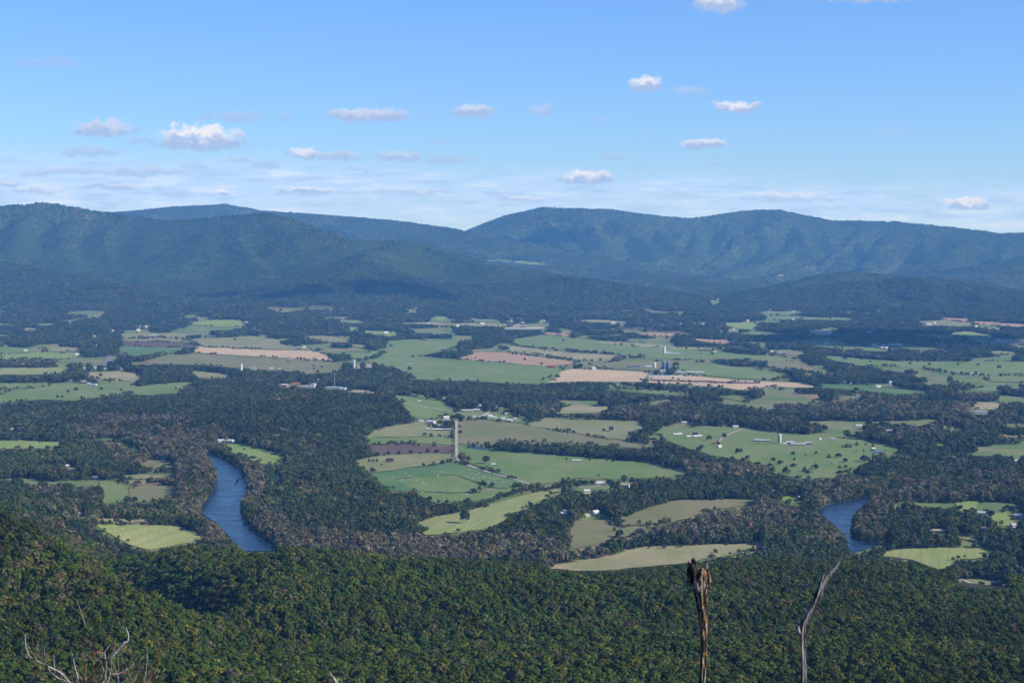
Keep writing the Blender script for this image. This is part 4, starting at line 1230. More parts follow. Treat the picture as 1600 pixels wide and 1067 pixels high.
def near_line(x, y, z, lines, extra=0.0):
    bad = np.zeros(len(x), bool)
    u, v = project(x, y, z)
    for (P, wd) in lines:
        for a, b in zip(P[:-1], P[1:]):
            d = b - a; L2 = (d ** 2).sum()
            t = np.clip(((u - a[0]) * d[0] + (v - a[1]) * d[1]) / L2, 0, 1)
            dist = np.hypot(u - a[0] - t * d[0], (v - a[1] - t * d[1]) * 1.5)
            bad |= dist < wd + extra
    return bad


# stands that have turned brown or lost their leaves: (px, py, half width, half height, share)
BROWN_AT = [(300, 760, 45, 60, 0.95), (395, 745, 22, 50, 0.95), (440, 700, 70, 30, 0.25), (420, 820, 30, 30, 0.9), (520, 848, 130, 16, 0.95), (700, 858, 190, 22, 0.9), (850, 860, 110, 22, 0.85),
            (940, 835, 60, 22, 0.8), (1060, 820, 90, 25, 0.85), (1170, 808, 90, 30, 0.9), (1280, 775, 50, 20, 0.8), (1400, 770, 130, 25, 0.6), (1350, 815, 40, 40, 0.85), (1150, 735, 130, 14, 0.7),
            (240, 680, 110, 28, 0.75), (160, 665, 60, 20, 0.5), (330, 690, 40, 20, 0.8), (220, 705, 60, 25, 0.65), (1290, 825, 30, 30, 0.8), (130, 800, 120, 60, 0.22), (80, 560, 80, 20, 0.3),
            (1380, 650, 220, 30, 0.4), (1000, 640, 200, 20, 0.35), (1500, 760, 150, 40, 0.3), (330, 835, 18, 22, 0.95), (700, 590, 60, 10, 0.3), (900, 880, 60, 14, 0.6), (1520, 630, 40, 25, 0.7)]
TAN = BROWNS * 1.15


def brown_share(x, y, z):
    u, v = project(x, y, z + 8)
    s = np.full(len(x), 0.03)
    for (a, b, c, d, k) in BROWN_AT:
        r = ((u - a) / c) ** 2 + ((v - b) / d) ** 2
        s = np.maximum(s, 1.0 * k * sstep(-r, -1.25, -0.6))
    return s


def pick(keys, n):
    a = np.concatenate([np.array(NK[k]) for k in keys])
    return a[rng.integers(0, len(a), n)]


def full_tint(x, y, z, base, warm, seed):
    pb = brown_share(x, y, z)
    return tints(x, y, pb, warm, base, 180, seed)


# 1. the slope below the viewpoint
p = grid_pts(1020, 2560, 5.8, 0.03)
z = height(p[:, 0], p[:, 1])
u, v = project(p[:, 0], p[:, 1], z + 14)
k = (v < 1100) & visible(p[:, 0], p[:, 1], z, 22)
near = p[k]; nz = z[k]
nh = 8.8 + 7.0 * rng.random(len(near)) ** 1.5 + 3.0 * (fbm(near[:, 0] / 40, near[:, 1] / 40, 5, 2) - 0.5)
bad = open_mask(near[:, 0], near[:, 1], nz, nh, OPEN_ALL, 0)
near = near[~bad]; nz = nz[~bad]; nh = nh[~bad]
u, v = project(near[:, 0], near[:, 1], nz + 12)
pb = np.full(len(near), 0.07) + 0.25 * sstep(-v, -880, -840) * (near[:, 1] > 2000)
pb = np.maximum(pb, np.where(v > 872, 0.07, brown_share(near[:, 0], near[:, 1], nz)))
knoll = sstep(-u, -260, -120) * sstep(v, 800, 860)
pb = np.maximum(pb, 0.20 * knoll)
nt, kb = tints(near[:, 0], near[:, 1], pb, 0.002 + 0.010 * knoll, GREENS, 120, 1, OLIVE)
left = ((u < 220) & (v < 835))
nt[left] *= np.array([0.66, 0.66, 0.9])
# the trees that show largest become things of their own; the rest is one wood
uu, vt = project(near[:, 0], near[:, 1], nz + nh)
_, vb = project(near[:, 0], near[:, 1], nz + nh * 0.45)
cand = np.nonzero((uu > 4) & (uu < 1596) & (vb < 1064) & (vt > 1000))[0]
cand = cand[np.argsort(near[cand, 1])][:180]
solo = np.zeros(len(near), bool); solo[cand] = True
SOLO = [(near[i, 0], near[i, 1], nz[i], nh[i], tuple(nt[i]), kb[i]) for i in cand]
rest = ~solo
ids = np.where(kb, pick(['nearthin', 'near', 'near'], len(near)), pick(['near'], len(near)))
wd = nh * (0.72 + 0.45 * rng.random(len(near)))
scl = np.c_[wd, wd, nh]
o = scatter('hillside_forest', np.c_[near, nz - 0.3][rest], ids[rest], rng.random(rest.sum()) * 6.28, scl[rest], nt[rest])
tag(o, 'dense green forest canopy rolling over the near ridge and knoll', 'forest', kind='stuff')

# 2. woods of the valley floor
parts = []
for (y0, y1, stp, hh) in ((2330, 3900, 7.6, 15), (3900, 6200, 9.0, 15), (6200, 9000, 11.0, 15), (9000, 12600, 14.5, 16)):
    p = grid_pts(y0, y1, stp)
    z = Hs(p[:, 0], p[:, 1])
    k = visible(p[:, 0], p[:, 1], z, 26)
    p = p[k]; z = z[k]
    if y0 == 2330:
        uu, vv = project(p[:, 0], p[:, 1], z)
        k = ~((p[:, 1] < 2560) & (z > 3) & False)
    h = hh * (0.58 + 0.8 * rng.random(len(p)) ** 1.4) + 5 * (fbm(p[:, 0] / 90, p[:, 1] / 90, 15, 2) - 0.5)
    bad = open_mask(p[:, 0], p[:, 1], z, h, OPEN_ALL, 0)
    rz = p[:, 1] < 9000
    bad |= near_line(p[:, 0], p[:, 1], z, ROAD_PX, 0.5) & rz
    # small glades
    gl = fbm(p[:, 0] / 190, p[:, 1] / 260, 88, 3)
    uu, vv = project(p[:, 0], p[:, 1], z)
    thr = np.where(p[:, 1] > 6300, 0.545, np.where((uu > 1130) & (p[:, 1] > 4100), 0.585, np.where((uu > 1380) & (p[:, 1] > 2900), 0.61, 0.70)))
    thr = np.where((p[:, 1] > 10200), 0.63, thr) + 0.3 * (uu > 250) * (uu < 640) * (p[:, 1] < 6600)
    bad |= (gl > thr) & (p[:, 1] < 11800)
    p = p[~bad]; z = z[~bad]; h = h[~bad]
    t, kb = full_tint(p[:, 0], p[:, 1], z, DARKS, 0.004, 2)
    n = len(p)
    if y0 < 3000:
        ids = np.where(kb, pick(['nearthin', 'midthin', 'mid'], n), pick(['mid', 'mid', 'mid', 'cone'], n)); sp = (0.95, 0.3)
    elif y0 < 5000:
        ids = np.where(kb, pick(['midthin', 'mid'], n), pick(['mid', 'mid', 'far'], n)); sp = (1.0, 0.35)
    else:
        ids = pick(['far'], n); sp = (1.15, 0.4)
    if y0 >= 9000: h = h * 1.12; sp = (1.3, 0.4)
    wd = h * (sp[0] + sp[1] * rng.random(n))
    parts.append((np.c_[p, z - 0.4], ids, wd, h, t))


# hedgerows and lines of trees: (image polyline of the feet, spacing m, height m, kinds, wobble)
HEDGES = [([(668, 807), (712, 801), (750, 791), (800, 774), (850, 759)], 6.5, 9, ['mid'], 4), ([(690, 803), (722, 797), (742, 792)], 5, 13, ['mid'], 6),
          ([(800, 541), (828, 544), (856, 546)], 14, 10, ['mid'], 8), ([(800, 554), (830, 557), (852, 558), (903, 567)], 13, 10, ['mid'], 6),
          ([(882, 549), (905, 552), (935, 553), (958, 555)], 10, 13, ['mid'], 12), ([(958, 566), (975, 562), (1005, 559)], 9, 13, ['mid'], 14),
          ([(292, 528), (322, 528)], 14, 10, ['mid'], 4), ([(329, 529), (346, 529)], 12, 11, ['mid'], 8), ([(212, 740), (245, 738), (278, 738)], 6, 11, ['mid', 'midthin'], 5),
          ([(225, 757), (250, 757), (278, 758)], 6, 12, ['midthin', 'mid'], 5), ([(146, 811), (180, 811), (215, 812), (250, 812)], 5.5, 14, ['mid', 'midthin'], 5),
          ([(143, 820), (190, 820), (250, 821)], 9, 7, ['shrub', 'midthin'], 2), ([(1537, 589), (1590, 587)], 14, 9, ['mid'], 6), ([(190, 530), (235, 528), (292, 529)], 12, 9, ['mid'], 5),
          ([(540, 609), (600, 606), (640, 608)], 9, 10, ['mid'], 6), ([(1195, 597), (1250, 590), (1310, 597), (1350, 600)], 11, 12, ['mid'], 12), ([(830, 668), (860, 673), (900, 679), (950, 687)], 40, 4, ['shrub'], 3),
          ([(1302, 698), (1315, 699), (1328, 700)], 7, 9, ['cone'], 14), ([(1342, 698), (1357, 699), (1370, 700)], 7, 9, ['cone'], 16), ([(1335, 706), (1360, 705), (1400, 705)], 9, 6, ['cone'], 4),
          ([(708.5, 664), (708, 680), (707, 700), (707, 716)], 17, 6, ['midthin', 'nearthin'], 1.5), ([(716, 716), (728, 718)], 5, 13, ['midthin'], 6), ([(1275, 565), (1330, 570), (1400, 573)], 16, 9, ['mid'], 10),
          ([(1440, 576), (1470, 583), (1540, 588)], 14, 11, ['mid'], 10), ([(1000, 706), (1040, 709), (1080, 712)], 8, 12, ['mid'], 14), ([(1000, 690), (1010, 688), (1030, 689)], 8, 9, ['shrub', 'mid'], 10),
          ([(940, 607), (1010, 611), (1080, 615), (1140, 620)], 9, 11, ['mid'], 10), ([(905, 577), (925, 576), (960, 574)], 18, 8, ['mid'], 8), ([(1025, 588), (1050, 588)], 9, 9, ['mid'], 6),
          ([(1285, 556), (1340, 560), (1420, 566)], 14, 11, ['mid'], 12), ([(1203, 577), (1250, 580), (1280, 588)], 12, 10, ['mid'], 8), ([(1300, 556), (1318, 558)], 10, 11, ['mid'], 12),
          ([(1470, 537), (1540, 537), (1600, 541)], 16, 10, ['mid'], 6), ([(0, 560), (60, 562), (110, 562)], 16, 10, ['mid'], 10), ([(560, 566), (585, 560), (600, 552)], 10, 12, ['mid'], 14)]
hp, hi_, hw_, hh_, ht_ = [], [], [], [], []
for (pl, sp, hgt, kinds, wob) in HEDGES:
    P = [at(*q) for q in pl]
    for a, b in zip(P[:-1], P[1:]):
        L = np.hypot(*(b - a)[:2])
        for _ in range(max(1, int(L / sp))):
            q = a + (b - a) * rng.random()
            x_ = q[0] + rng.normal() * wob * 0.5; y_ = q[1] + rng.normal() * wob * 0.5
            hp.append((x_, y_, Hs(x_, y_)[0] - 0.3)); hi_.append(pick(kinds, 1)[0])
            h = hgt * (0.6 + 0.7 * rng.random()); hh_.append(h); hw_.append(h * (1.0 + 0.4 * rng.random()))
# trees and scrub along the borders of the fields and on the river banks
for fi, P in enumerate(OPEN_PX):
    water_ = fi >= len(FIELDS)
    W3 = [at(*q) for q in P]
    if W3[0][1] > 12500: continue
    for a, b in zip(W3, W3[1:] + W3[:1]):
        L = np.hypot(*(b - a)[:2])
        for _ in range(int(L / (7.0 if water_ else 10.0))):
            q = a + (b - a) * rng.random()
            if not water_ and float(vnoise(q[0] / 55.0, q[1] / 55.0, 555)) < 0.56: continue
            x_ = q[0] + rng.normal() * 5; y_ = q[1] + rng.normal() * (4 if water_ else 9)
            if water_ and inpoly(*[np.array([c]) for c in project(x_, y_, Hs(x_, y_)[0])], P)[0]: continue
            if water_ and (inpoly(*project(np.array([x_]), np.array([y_]), Hs(x_, y_) + 5.0), P)[0] or inpoly(*project(np.array([x_]), np.array([y_]), Hs(x_, y_) + 10.0), P)[0]): continue
            u_, v_ = project(np.array([x_]), np.array([y_]), Hs(x_, y_))
            if abs(u_[0] - 713) < 5 and 655 < v_[0] < 722: continue
            hp.append((x_, y_, Hs(x_, y_)[0] - 0.3)); h = (12 if water_ else 7.5) * (0.5 + 0.8 * rng.random())
            hi_.append(pick(['midthin', 'mid', 'midthin'] if water_ else ['mid', 'mid', 'shrub'], 1)[0]); hh_.append(h); hw_.append(h * (1.0 + 0.5 * rng.random()))
hp = np.array(hp)
ht_, _ = tints(hp[:, 0], hp[:, 1], np.full(len(hp), 0.16), 0.01, DARKS, 90, 5)
br = [i for i in range(len(hp)) if hi_[i] in NK['midthin'] + NK['nearthin']]
ht_[br] = BROWNS[rng.integers(0, len(BROWNS), len(br))]
parts.append((hp, np.array(hi_), np.array(hw_), np.array(hh_), ht_))
pos = np.concatenate([q[0] for q in parts]); ids = np.concatenate([q[1] for q in parts]); wd = np.concatenate([q[2] for q in parts]); hh = np.concatenate([q[3] for q in parts]); tt = np.concatenate([q[4] for q in parts])
o = scatter('valley_woodland', pos, ids, rng.random(len(pos)) * 6.28, np.c_[wd, wd, hh], tt)
tag(o, 'dark woods, river belts and hedgerows between the fields of the valley', 'woodland', kind='stuff')

# 3. the forested mountains
parts = []
for (y0, y1, stp, hh) in ((11300, 15500, 21.0, 17), (15500, 22500, 27.0, 21)):
    p = grid_pts(y0, y1, stp, 0.006, 0.5)
    z = Hs(p[:, 0], p[:, 1])
    k = visible(p[:, 0], p[:, 1], z, 12)
    p = p[k]; z = z[k]
    h = hh * (0.8 + 0.4 * rng.random(len(p)))
    bad = open_mask(p[:, 0], p[:, 1], z, h, OPEN_ALL, 0)
    gl = fbm(p[:, 0] / 220, p[:, 1] / 260, 98, 3)
    bad |= (gl > 0.70) & (z < 150)
    p = p[~bad]; z = z[~bad]; h = h[~bad]
    n = len(p)
    t, kb = tints(p[:, 0], p[:, 1], 0.015 + 0.08 * sstep(z, 250, 560) + 0.18 * (p[:, 1] > 14500) * (z < 190), 0.004 * (z < 220), DARKS * np.array([1.15, 1.42, 1.05]), 300, 7)
    wd = h * (1.05 + 0.4 * rng.random(n))
    parts.append((np.c_[p, z - 1.5], pick(['clump'], n), wd, h, t))
pos = np.concatenate([q[0] for q in parts]); ids = np.concatenate([q[1] for q in parts]); wd = np.concatenate([q[2] for q in parts]); hh = np.concatenate([q[3] for q in parts]); tt = np.concatenate([q[4] for q in parts])
# the clumps lean with the slope they grow on
gx_ = (Hs(pos[:, 0] + 25, pos[:, 1]) - Hs(pos[:, 0] - 25, pos[:, 1])) / 50
gy_ = (Hs(pos[:, 0], pos[:, 1] + 35) - Hs(pos[:, 0], pos[:, 1] - 35)) / 70
nn = np.sqrt(1 + gx_ ** 2 + gy_ ** 2)
nx_, ny_, nz_ = -gx_ / nn, -gy_ / nn, 1 / nn
rot = np.c_[-np.arcsin(ny_), np.arctan2(nx_, nz_), np.zeros(len(pos))]
fl = np.where(rng.random((len(pos), 2)) < 0.5, -1.0, 1.0)
o = scatter('mountain_forest', pos, ids, 0, np.c_[wd * fl[:, 0], wd * fl[:, 1], hh * 0.8], tt, rot)
tag(o, 'hazy blue-green forest clothing the far mountain slopes', 'forest', kind='stuff')


# ------------------------------------------------------------------ single trees
def solo_meshes(kind, seed, nf, leaf, limbs=True, bark=None):
    rs = np.random.default_rng(seed)
    V_, F_, L_ = crown_data(rs, kind, nf, leaf)
    mc = bpy.data.meshes.new('crown'); mc.from_pydata(V_, [], F_); mc.materials.append(m_leaf_o); set_v(mc, L_)
    tv, tf = trunk_data(rs, kind, limbs)
    mt = bpy.data.meshes.new('trunk'); mt.from_pydata(tv, [], tf); mt.materials.append(bark or m_bark)
    return mc, mt


SM = {'forest': [solo_meshes('round', 500 + i, 620, 0.075) for i in range(5)],
      'oak': [solo_meshes('round', 520 + i, 620, 0.08) for i in range(4)],
      'small': [solo_meshes('round', 530 + i, 240, 0.12) for i in range(4)],
      'cedar': [solo_meshes('cone', 540 + i, 300, 0.075) for i in range(3)],
      'bare': [solo_meshes('tall', 550 + i, 110, 0.05, True, m_palebark) for i in range(3)],
      'thicket': [solo_meshes('shrub', 560 + i, 300, 0.12) for i in range(3)]}


def tree(name, kind, x, y, z, h, w_, tint, label, cat, group=None, k=None):
    mc, mt = SM[kind][random.randrange(len(SM[kind])) if k is None else k]
    e = empty(name, (x, y, z), random.random() * 6.28)
    e.scale = (w_, w_, h)
    tag(e, label, cat, group)
    t = bpy.data.objects.new('trunk', mt); COL.objects.link(t); t.parent = e
    c = bpy.data.objects.new('crown', mc); COL.objects.link(c); c.parent = e
    c.color = (tint[0], tint[1], tint[2], 1)
    return e


for (x, y, z, h, tnt, br) in SOLO:
    u_, v_ = project(x, y, z + h * 0.8)
    warm = tnt[0] > 1.25 * tnt[1]
    lum = tnt[1]
    tone = ('brown half-bare' if br else 'orange-tinged' if warm else 'yellow-green' if tnt[0] > 0.82 * tnt[1] and lum > 0.075 else 'bright green' if lum > 0.075 else 'mid green' if lum > 0.053 else 'dark green')
    size = 'tall' if h > 15 else 'low' if h < 12.5 else 'middling'
    k_ = int(np.searchsorted([80, 170, 270, 390, 510, 640, 780, 920, 1040, 1130, 1230, 1320, 1450], u_))
    where = ['at the bottom left corner of the near forest', 'behind the left half of the bare bush', 'behind the right half of the bare bush', 'just right of the bare bush', 'left of the white branch tip',
             'just right of the white branch tip', 'a little left of the bottom middle', 'at the bottom middle', 'right of the bottom middle', 'around the foot of the rotten snag', 'between the two snags', 'around the foot of the pointed snag',
             'right of the pointed snag', 'at the bottom right corner of the near forest'][k_]
    lb, gp = '%s %s forest tree %s' % (size, tone, where), 'trees of the near forest canopy'
    lb = lb.replace(' of the near forest', '') if 'corner' in lb else lb
    tree('forest_tree', 'forest', x, y, z - 0.3, h, h * (0.86 + 0.3 * random.random()), tnt, lb, 'tree', gp)

DK = (0.026, 0.044, 0.020)
SINGLES = [  # kind, px, py, height, width factor, tint, label, group
    ('oak', 726, 818, 21, 1.15, DK, 'large round dark tree alone in the pale pasture below the hedge', None),
    ('oak', 760, 725, 17, 1.2, (0.032, 0.050, 0.022), 'big round tree beside the small white-roofed field shed', None),
    ('oak', 731, 793, 17, 1.1, (0.045, 0.056, 0.024), 'tall round tree rising from the hedge right above the lone pasture tree', None),
    ('bare', 706, 722, 15, 1.0, (0.085, 0.075, 0.050), 'thin grey-brown tree left of the lower end of the straight lane', None),
    ('small', 722, 722, 12, 1.3, (0.050, 0.055, 0.030), 'bushy olive tree just right of the lower end of the straight lane', None),
    ('small', 732, 721, 11, 1.4, (0.065, 0.062, 0.035), 'brownish bushy tree second to the right of the lane end', None),
    ('small', 607, 711, 9, 1.2, DK, 'dark round tree in front of the plowed field, second from its left end', None),
    ('small', 590, 713, 8, 1.3, (0.05, 0.055, 0.03), 'low olive tree at the left end of the plowed field', None),
    ('thicket', 624, 711, 9, 1.7, DK, 'wide dark clump of tree in front of the middle of the plowed field', None),
    ('small', 642, 710, 10, 1.1, DK, 'dark upright tree in front of the plowed field right of the wide clump', None),
    ('small', 657, 710, 6, 1.2, DK, 'smallest low bush in the row along the plowed field', None),
    ('small', 668, 709, 11, 1.0, DK, 'taller dark tree in the row near the right end of the plowed field', None),
    ('small', 682, 709, 10, 1.5, DK, 'broad dark tree at the right end of the row along the plowed field', None),
    ('small', 577, 722, 7, 1.2, DK, 'left of three small dark trees on the yellow-green slope', None),
    ('small', 583, 722, 7, 1.1, DK, 'middle of three small dark trees on the yellow-green slope', None),
    ('small', 589, 722, 7, 1.1, DK, 'right of three small dark trees on the yellow-green slope', None),
    ('thicket', 609, 723, 11, 2.0, (0.080, 0.066, 0.045), 'wide brown thicket on the yellow-green slope', None),
    ('thicket', 596, 727, 4, 1.8, (0.035, 0.05, 0.02), 'flat dark green bush below the brown thicket', None),
    ('small', 553, 738, 12, 1.1, DK, 'tall dark tree at the left corner of the hay slope', None),
    ('small', 562, 742, 12, 1.1, DK, 'rounded dark tree second at the left corner of the hay slope', None),
    ('small', 572, 742, 10, 1.1, DK, 'rounded dark tree nearest the deep green field corner', None),
    ('oak', 640, 580, 17, 1.2, DK, 'dark round tree alone in the large central green field', None),
    ('small', 637, 588, 9, 1.4, DK, 'small dark tree just below the round tree in the central green field', None),
    ('oak', 611, 585, 15, 1.2, (0.06, 0.05, 0.04), 'brownish tree beside the small red-walled house in the central field', None),
    ('small', 596, 585, 10, 1.4, (0.06, 0.05, 0.035), 'brown tree left of the small red-walled house', None),
    ('small', 581, 584, 12, 1.3, (0.045, 0.055, 0.03), 'olive tree midway between the tall silo and the red-walled house', None),
    ('small', 568, 584, 9, 1.2, DK, 'dark tree right below the tall silo farm', None),
    ('small', 544, 583, 12, 1.3, DK, 'dark bushy tree left below the tall silo', None),
    ('small', 528, 585, 9, 1.2, DK, 'dark tree further left of the tall silo', None),
    ('small', 496, 583, 11, 1.2, DK, 'dark tree between the lone field trees and the hill farm', None),
    ('small', 503, 575, 9, 1.2, (0.06, 0.05, 0.035), 'brown tree in the open field left of the tall silo', None),
    ('small', 490, 573, 8, 1.2, DK, 'small dark tree at the end of the tan strip field', None),
    ('small', 490, 578, 8, 1.1, DK, 'small dark tree just below the one at the tan strip end', None),
    ('small', 450, 566, 8, 1.2, DK, 'dark bush just below the tan strip field', None),
    ('small', 367, 532, 11, 1.5, DK, 'tree on the pale slope above the tan strip field', None),
    ('small', 611, 543, 14, 1.3, DK, 'pair-like dark tree at the upper left edge of the central field', None),
    ('small', 713, 545, 9, 1.3, DK, 'dark bush at the upper right edge of the central field', None),
    ('small', 645, 559, 10, 1.6, DK, 'left dark clump in the middle of the central field', None),
    ('small', 657, 558, 10, 1.6, DK, 'right dark clump in the middle of the central field', None),
    ('small', 743, 561, 8, 1.2, (0.06, 0.045, 0.03), 'brown bush on the reddish field near its left end', None),
    ('small', 820, 564, 12, 1.2, (0.09, 0.06, 0.04), 'reddish-brown tree standing in the reddish field', None),
    ('small', 846, 571, 12, 1.1, DK, 'dark tree left of the red barn', None),
    ('small', 898, 573, 12, 1.3, (0.05, 0.055, 0.035), 'tree at the upper corner of the big tan field', None),
    ('small', 938, 565, 13, 1.2, (0.085, 0.07, 0.035), 'yellowish tree at the lane above the big tan field', None),
    ('small', 880, 534, 12, 1.3, DK, 'dark tree on the upper green fields', None),
    ('small', 960, 540, 8, 1.3, DK, 'small bush on the tan strip of the upper fields', None),
    ('small', 1100, 590, 11, 1.0, DK, 'dark tree at the right end of the long white sheds', None),
    ('small', 1001, 595, 8, 1.3, DK, 'dark bush beside the track dividing the tan fields', None),
    ('small', 1095, 554, 7, 1.2, DK, 'small bush right of the white dairy barns', None),
    ('small', 1113, 555, 12, 1.5, DK, 'tree by the pale sheds right of the white dairy barns', None),
    ('oak', 955, 674, 12, 1.6, DK, 'dark tree clump on the pale meadow around a hidden house', None),
    ('small', 943, 674, 7, 1.5, DK, 'low tree left of the clump on the pale meadow', None),
    ('small', 983, 679, 8, 1.0, DK, 'upright bush on the right part of the pale meadow', None),
    ('small', 989, 687, 5, 1.2, DK, 'tiny bush at the corner of the pale meadow', None),
    ('small', 1033, 684, 9, 1.2, (0.045, 0.055, 0.03), 'olive tree left of the white farmhouses', None),
    ('oak', 1108, 689, 13, 1.4, (0.055, 0.06, 0.03), 'rounded olive tree between the white houses and the small red barn', None),
    ('small', 1132, 685, 12, 1.3, DK, 'dark tree by the pond right of the white farmhouses', None),
    ('small', 1122, 697, 12, 0.9, (0.12, 0.05, 0.03), 'narrow red autumn tree beside the small white barn', None),
    ('small', 1096, 702, 10, 1.5, (0.075, 0.065, 0.045), 'brownish bare-looking tree below the white farmhouses', None),
    ('small', 1152, 709, 12, 1.2, DK, 'dark tree on the pasture edge below the red barn', None),
    ('small', 1158, 708, 10, 1.0, DK, 'slim dark tree just right of the pasture edge tree', None),
    ('small', 1168, 717, 8, 1.6, DK, 'low dark bush pair below the long barn', None),
    ('cedar', 1295, 716, 10, 1.4, DK, 'pointed dark cedar alone in the right pasture', None),
    ('thicket', 1239, 711, 8, 1.5, DK, 'dark rounded cedar clump below the silo barns', None),
    ('thicket', 1275, 710, 7, 1.4, DK, 'low dark clump right below the silo barns', None),
    ('thicket', 1259, 712, 4, 1.4, DK, 'tiny flat bush between two clumps below the silo barns', None),
    ('thicket', 1208, 721, 9, 1.4, DK, 'dark clump at the left edge of the right pasture', None),
    ('thicket', 1219, 726, 10, 1.7, DK, 'wide dark clump in the left part of the right pasture', None),
    ('thicket', 1203, 731, 10, 1.5, DK, 'dark clump low at the left edge of the right pasture', None),
    ('thicket', 1240, 730, 9, 1.8, (0.05, 0.052, 0.03), 'greyish clump in the middle of the right pasture', None),
    ('thicket', 1228, 741, 12, 1.8, DK, 'largest dark clump at the bottom left of the right pasture', None),
    ('cedar', 1228, 736, 12, 1.2, DK, 'pointed cedar rising out of the largest pasture clump', None),
    ('cedar', 1257, 738, 13, 1.2, DK, 'pointed cedar at the bottom centre of the right pasture', None),
    ('thicket', 1264, 741, 8, 2.2, DK, 'wide low clump beside the bottom centre cedar', None),
    ('thicket', 1273, 734, 12, 1.7, DK, 'tall rounded clump right of the bottom centre cedar', None),
    ('small', 1241, 720, 7, 1.0, DK, 'small upright bush above the greyish pasture clump', None),
    ('bare', 1298, 728, 9, 1.0, (0.07, 0.06, 0.045), 'thin bare tree in the lower right pasture', None),
    ('thicket', 1310, 716, 11, 1.6, DK, 'dark tree clump at the wood edge of the right pasture', None),
    ('thicket', 1320, 723, 10, 1.8, DK, 'dark clump second along the wood edge of the right pasture', None),
    ('thicket', 1352, 722, 14, 2.0, DK, 'broad dark clump right of the pasture at the wood edge', None),
    ('thicket', 1378, 724, 10, 1.8, DK, 'low dark clump left of the pasture tip', None),
    ('oak', 1395, 724, 15, 1.4, DK, 'tall dark tree at the lower tip of the right pasture', None),
    ('small', 1319, 685, 5, 1.2, DK, 'tiny bush high on the right pasture', None),
    ('oak', 1165, 0, 0, 0, DK, None, None),
    ('oak', 882, 762, 15, 1.4, DK, 'wide dark tree left of the lane houses', None),
    ('oak', 902, 764, 13, 1.0, (0.035, 0.045, 0.022), 'dark tree second left of the lane houses', None),
    ('oak', 914, 759, 11, 1.3, DK, 'round dark tree behind the lane houses', None),
    ('oak', 925, 759, 11, 1.2, DK, 'round dark tree right next to the lane house', None),
    ('oak', 952, 759, 12, 1.5, DK, 'dark round tree between the two lane houses', None),
    ('oak', 975, 757, 18, 1.0, (0.05, 0.055, 0.028), 'tall tree behind the right lane house', None),
    ('oak', 988, 757, 14, 1.0, DK, 'dark upright tree right of the right lane house', None),
    ('small', 864, 763, 7, 1.2, DK, 'left of two round bushes at the hedge end', None),
    ('small', 873, 764, 8, 1.1, DK, 'right of two round bushes at the hedge end', None),
    ('small', 885, 719, 6, 1.0, DK, 'little tree left of the low barn on the green slope', None),
    ('small', 922, 720, 5, 1.2, DK, 'little tree right of the low barn on the green slope', None),
    ('small', 949, 721, 5, 1.2, DK, 'small bush on the upper green slope', None),
    ('small', 957, 722, 5, 1.3, DK, 'second small bush on the upper green slope', None),
    ('small', 935, 745, 6, 1.0, (0.09, 0.08, 0.05), 'faint bare bush on the lower green slope', None),
    ('oak', 968, 840, 13, 1.4, DK, 'round dark tree in the olive meadow near the brown woods', None),
    ('small', 960, 831, 8, 0.9, (0.07, 0.075, 0.03), 'small olive tree left of the round dark meadow tree', None),
    ('oak', 963, 820, 12, 1.5, (0.05, 0.05, 0.03), 'greyish tree at the track above the meadow', None),
    ('oak', 1250, 780, 0, 0, DK, None, None),
    ('oak', 1325, 700, 0, 0, DK, None, None),
    ('small', 382, 704, 6, 1.0, DK, 'small dark tree on the bright field beyond the river', None),
    ('small', 393, 700, 5, 1.0, (0.14, 0.14, 0.03), 'small yellowish bush on the bright field beyond the river', None),
    ('bare', 314, 843, 11, 1.4, (0.085, 0.075, 0.058), 'first bare grey tree on the hay field corner by the river', None),
    ('bare', 321, 844, 13, 1.4, (0.085, 0.075, 0.058), 'second bare grey tree on the hay field corner by the river', None),
    ('bare', 327, 846, 12, 1.5, (0.08, 0.07, 0.058), 'third bare grey tree, nearest the river, on the hay field corner', None),
    ('bare', 308, 834, 12, 1.5, (0.085, 0.075, 0.058), 'bare grey tree at the upper corner of the hay field', None),
    ('oak', 252, 820, 17, 1.1, (0.062, 0.068, 0.030), 'big olive tree standing over the top edge of the hay field', None),
    ('bare', 157, 819, 10, 1.1, (0.08, 0.07, 0.04), 'thin tree at the left of the strip above the hay field', None),
    ('bare', 168, 820, 8, 1.1, (0.08, 0.06, 0.05), 'thin brown tree second on the strip above the hay field', None),
    ('bare', 198, 820, 9, 1.1, (0.08, 0.07, 0.05), 'thin tree in the middle of the strip above the hay field', None),
    ('bare', 211, 821, 12, 1.1, (0.075, 0.07, 0.045), 'taller thin tree right of the middle of the strip above the hay field', None),
    ('thicket', 209, 763, 11, 1.8, (0.075, 0.07, 0.05), 'grey rounded thicket between the two meadows left of the river', None),
    ('oak', 158, 610, 10, 1.5, DK, 'dark rounded tree on the left green slope', None),
    ('small', 90, 622, 9, 1.3, DK, 'small dark tree low on the left green slope', None),
    ('small', 97, 622, 8, 1.2, DK, 'small dark tree next to it low on the left green slope', None),
    ('small', 106, 614, 10, 1.4, DK, 'dark tree in the middle of the left green slope', None),
    ('small', 119, 611, 11, 1.6, DK, 'wide dark tree right of the middle of the left green slope', None),
    ('small', 189, 611, 9, 1.2, (0.05, 0.055, 0.03), 'olive tree on the right part of the left green slope', None),
    ('small', 275, 609, 9, 1.2, (0.13, 0.06, 0.03), 'orange autumn tree at the right tip of the left green slope', None),
    ('small', 157, 589, 12, 1.4, DK, 'dark round tree at the edge of the straw field on the left', None),
    ('small', 214, 588, 8, 1.3, DK, 'small dark tree on the right edge of the straw field', None),
    ('small', 171, 598, 10, 1.3, (0.05, 0.05, 0.03), 'tree right of the white sheds on the left green slope', None),
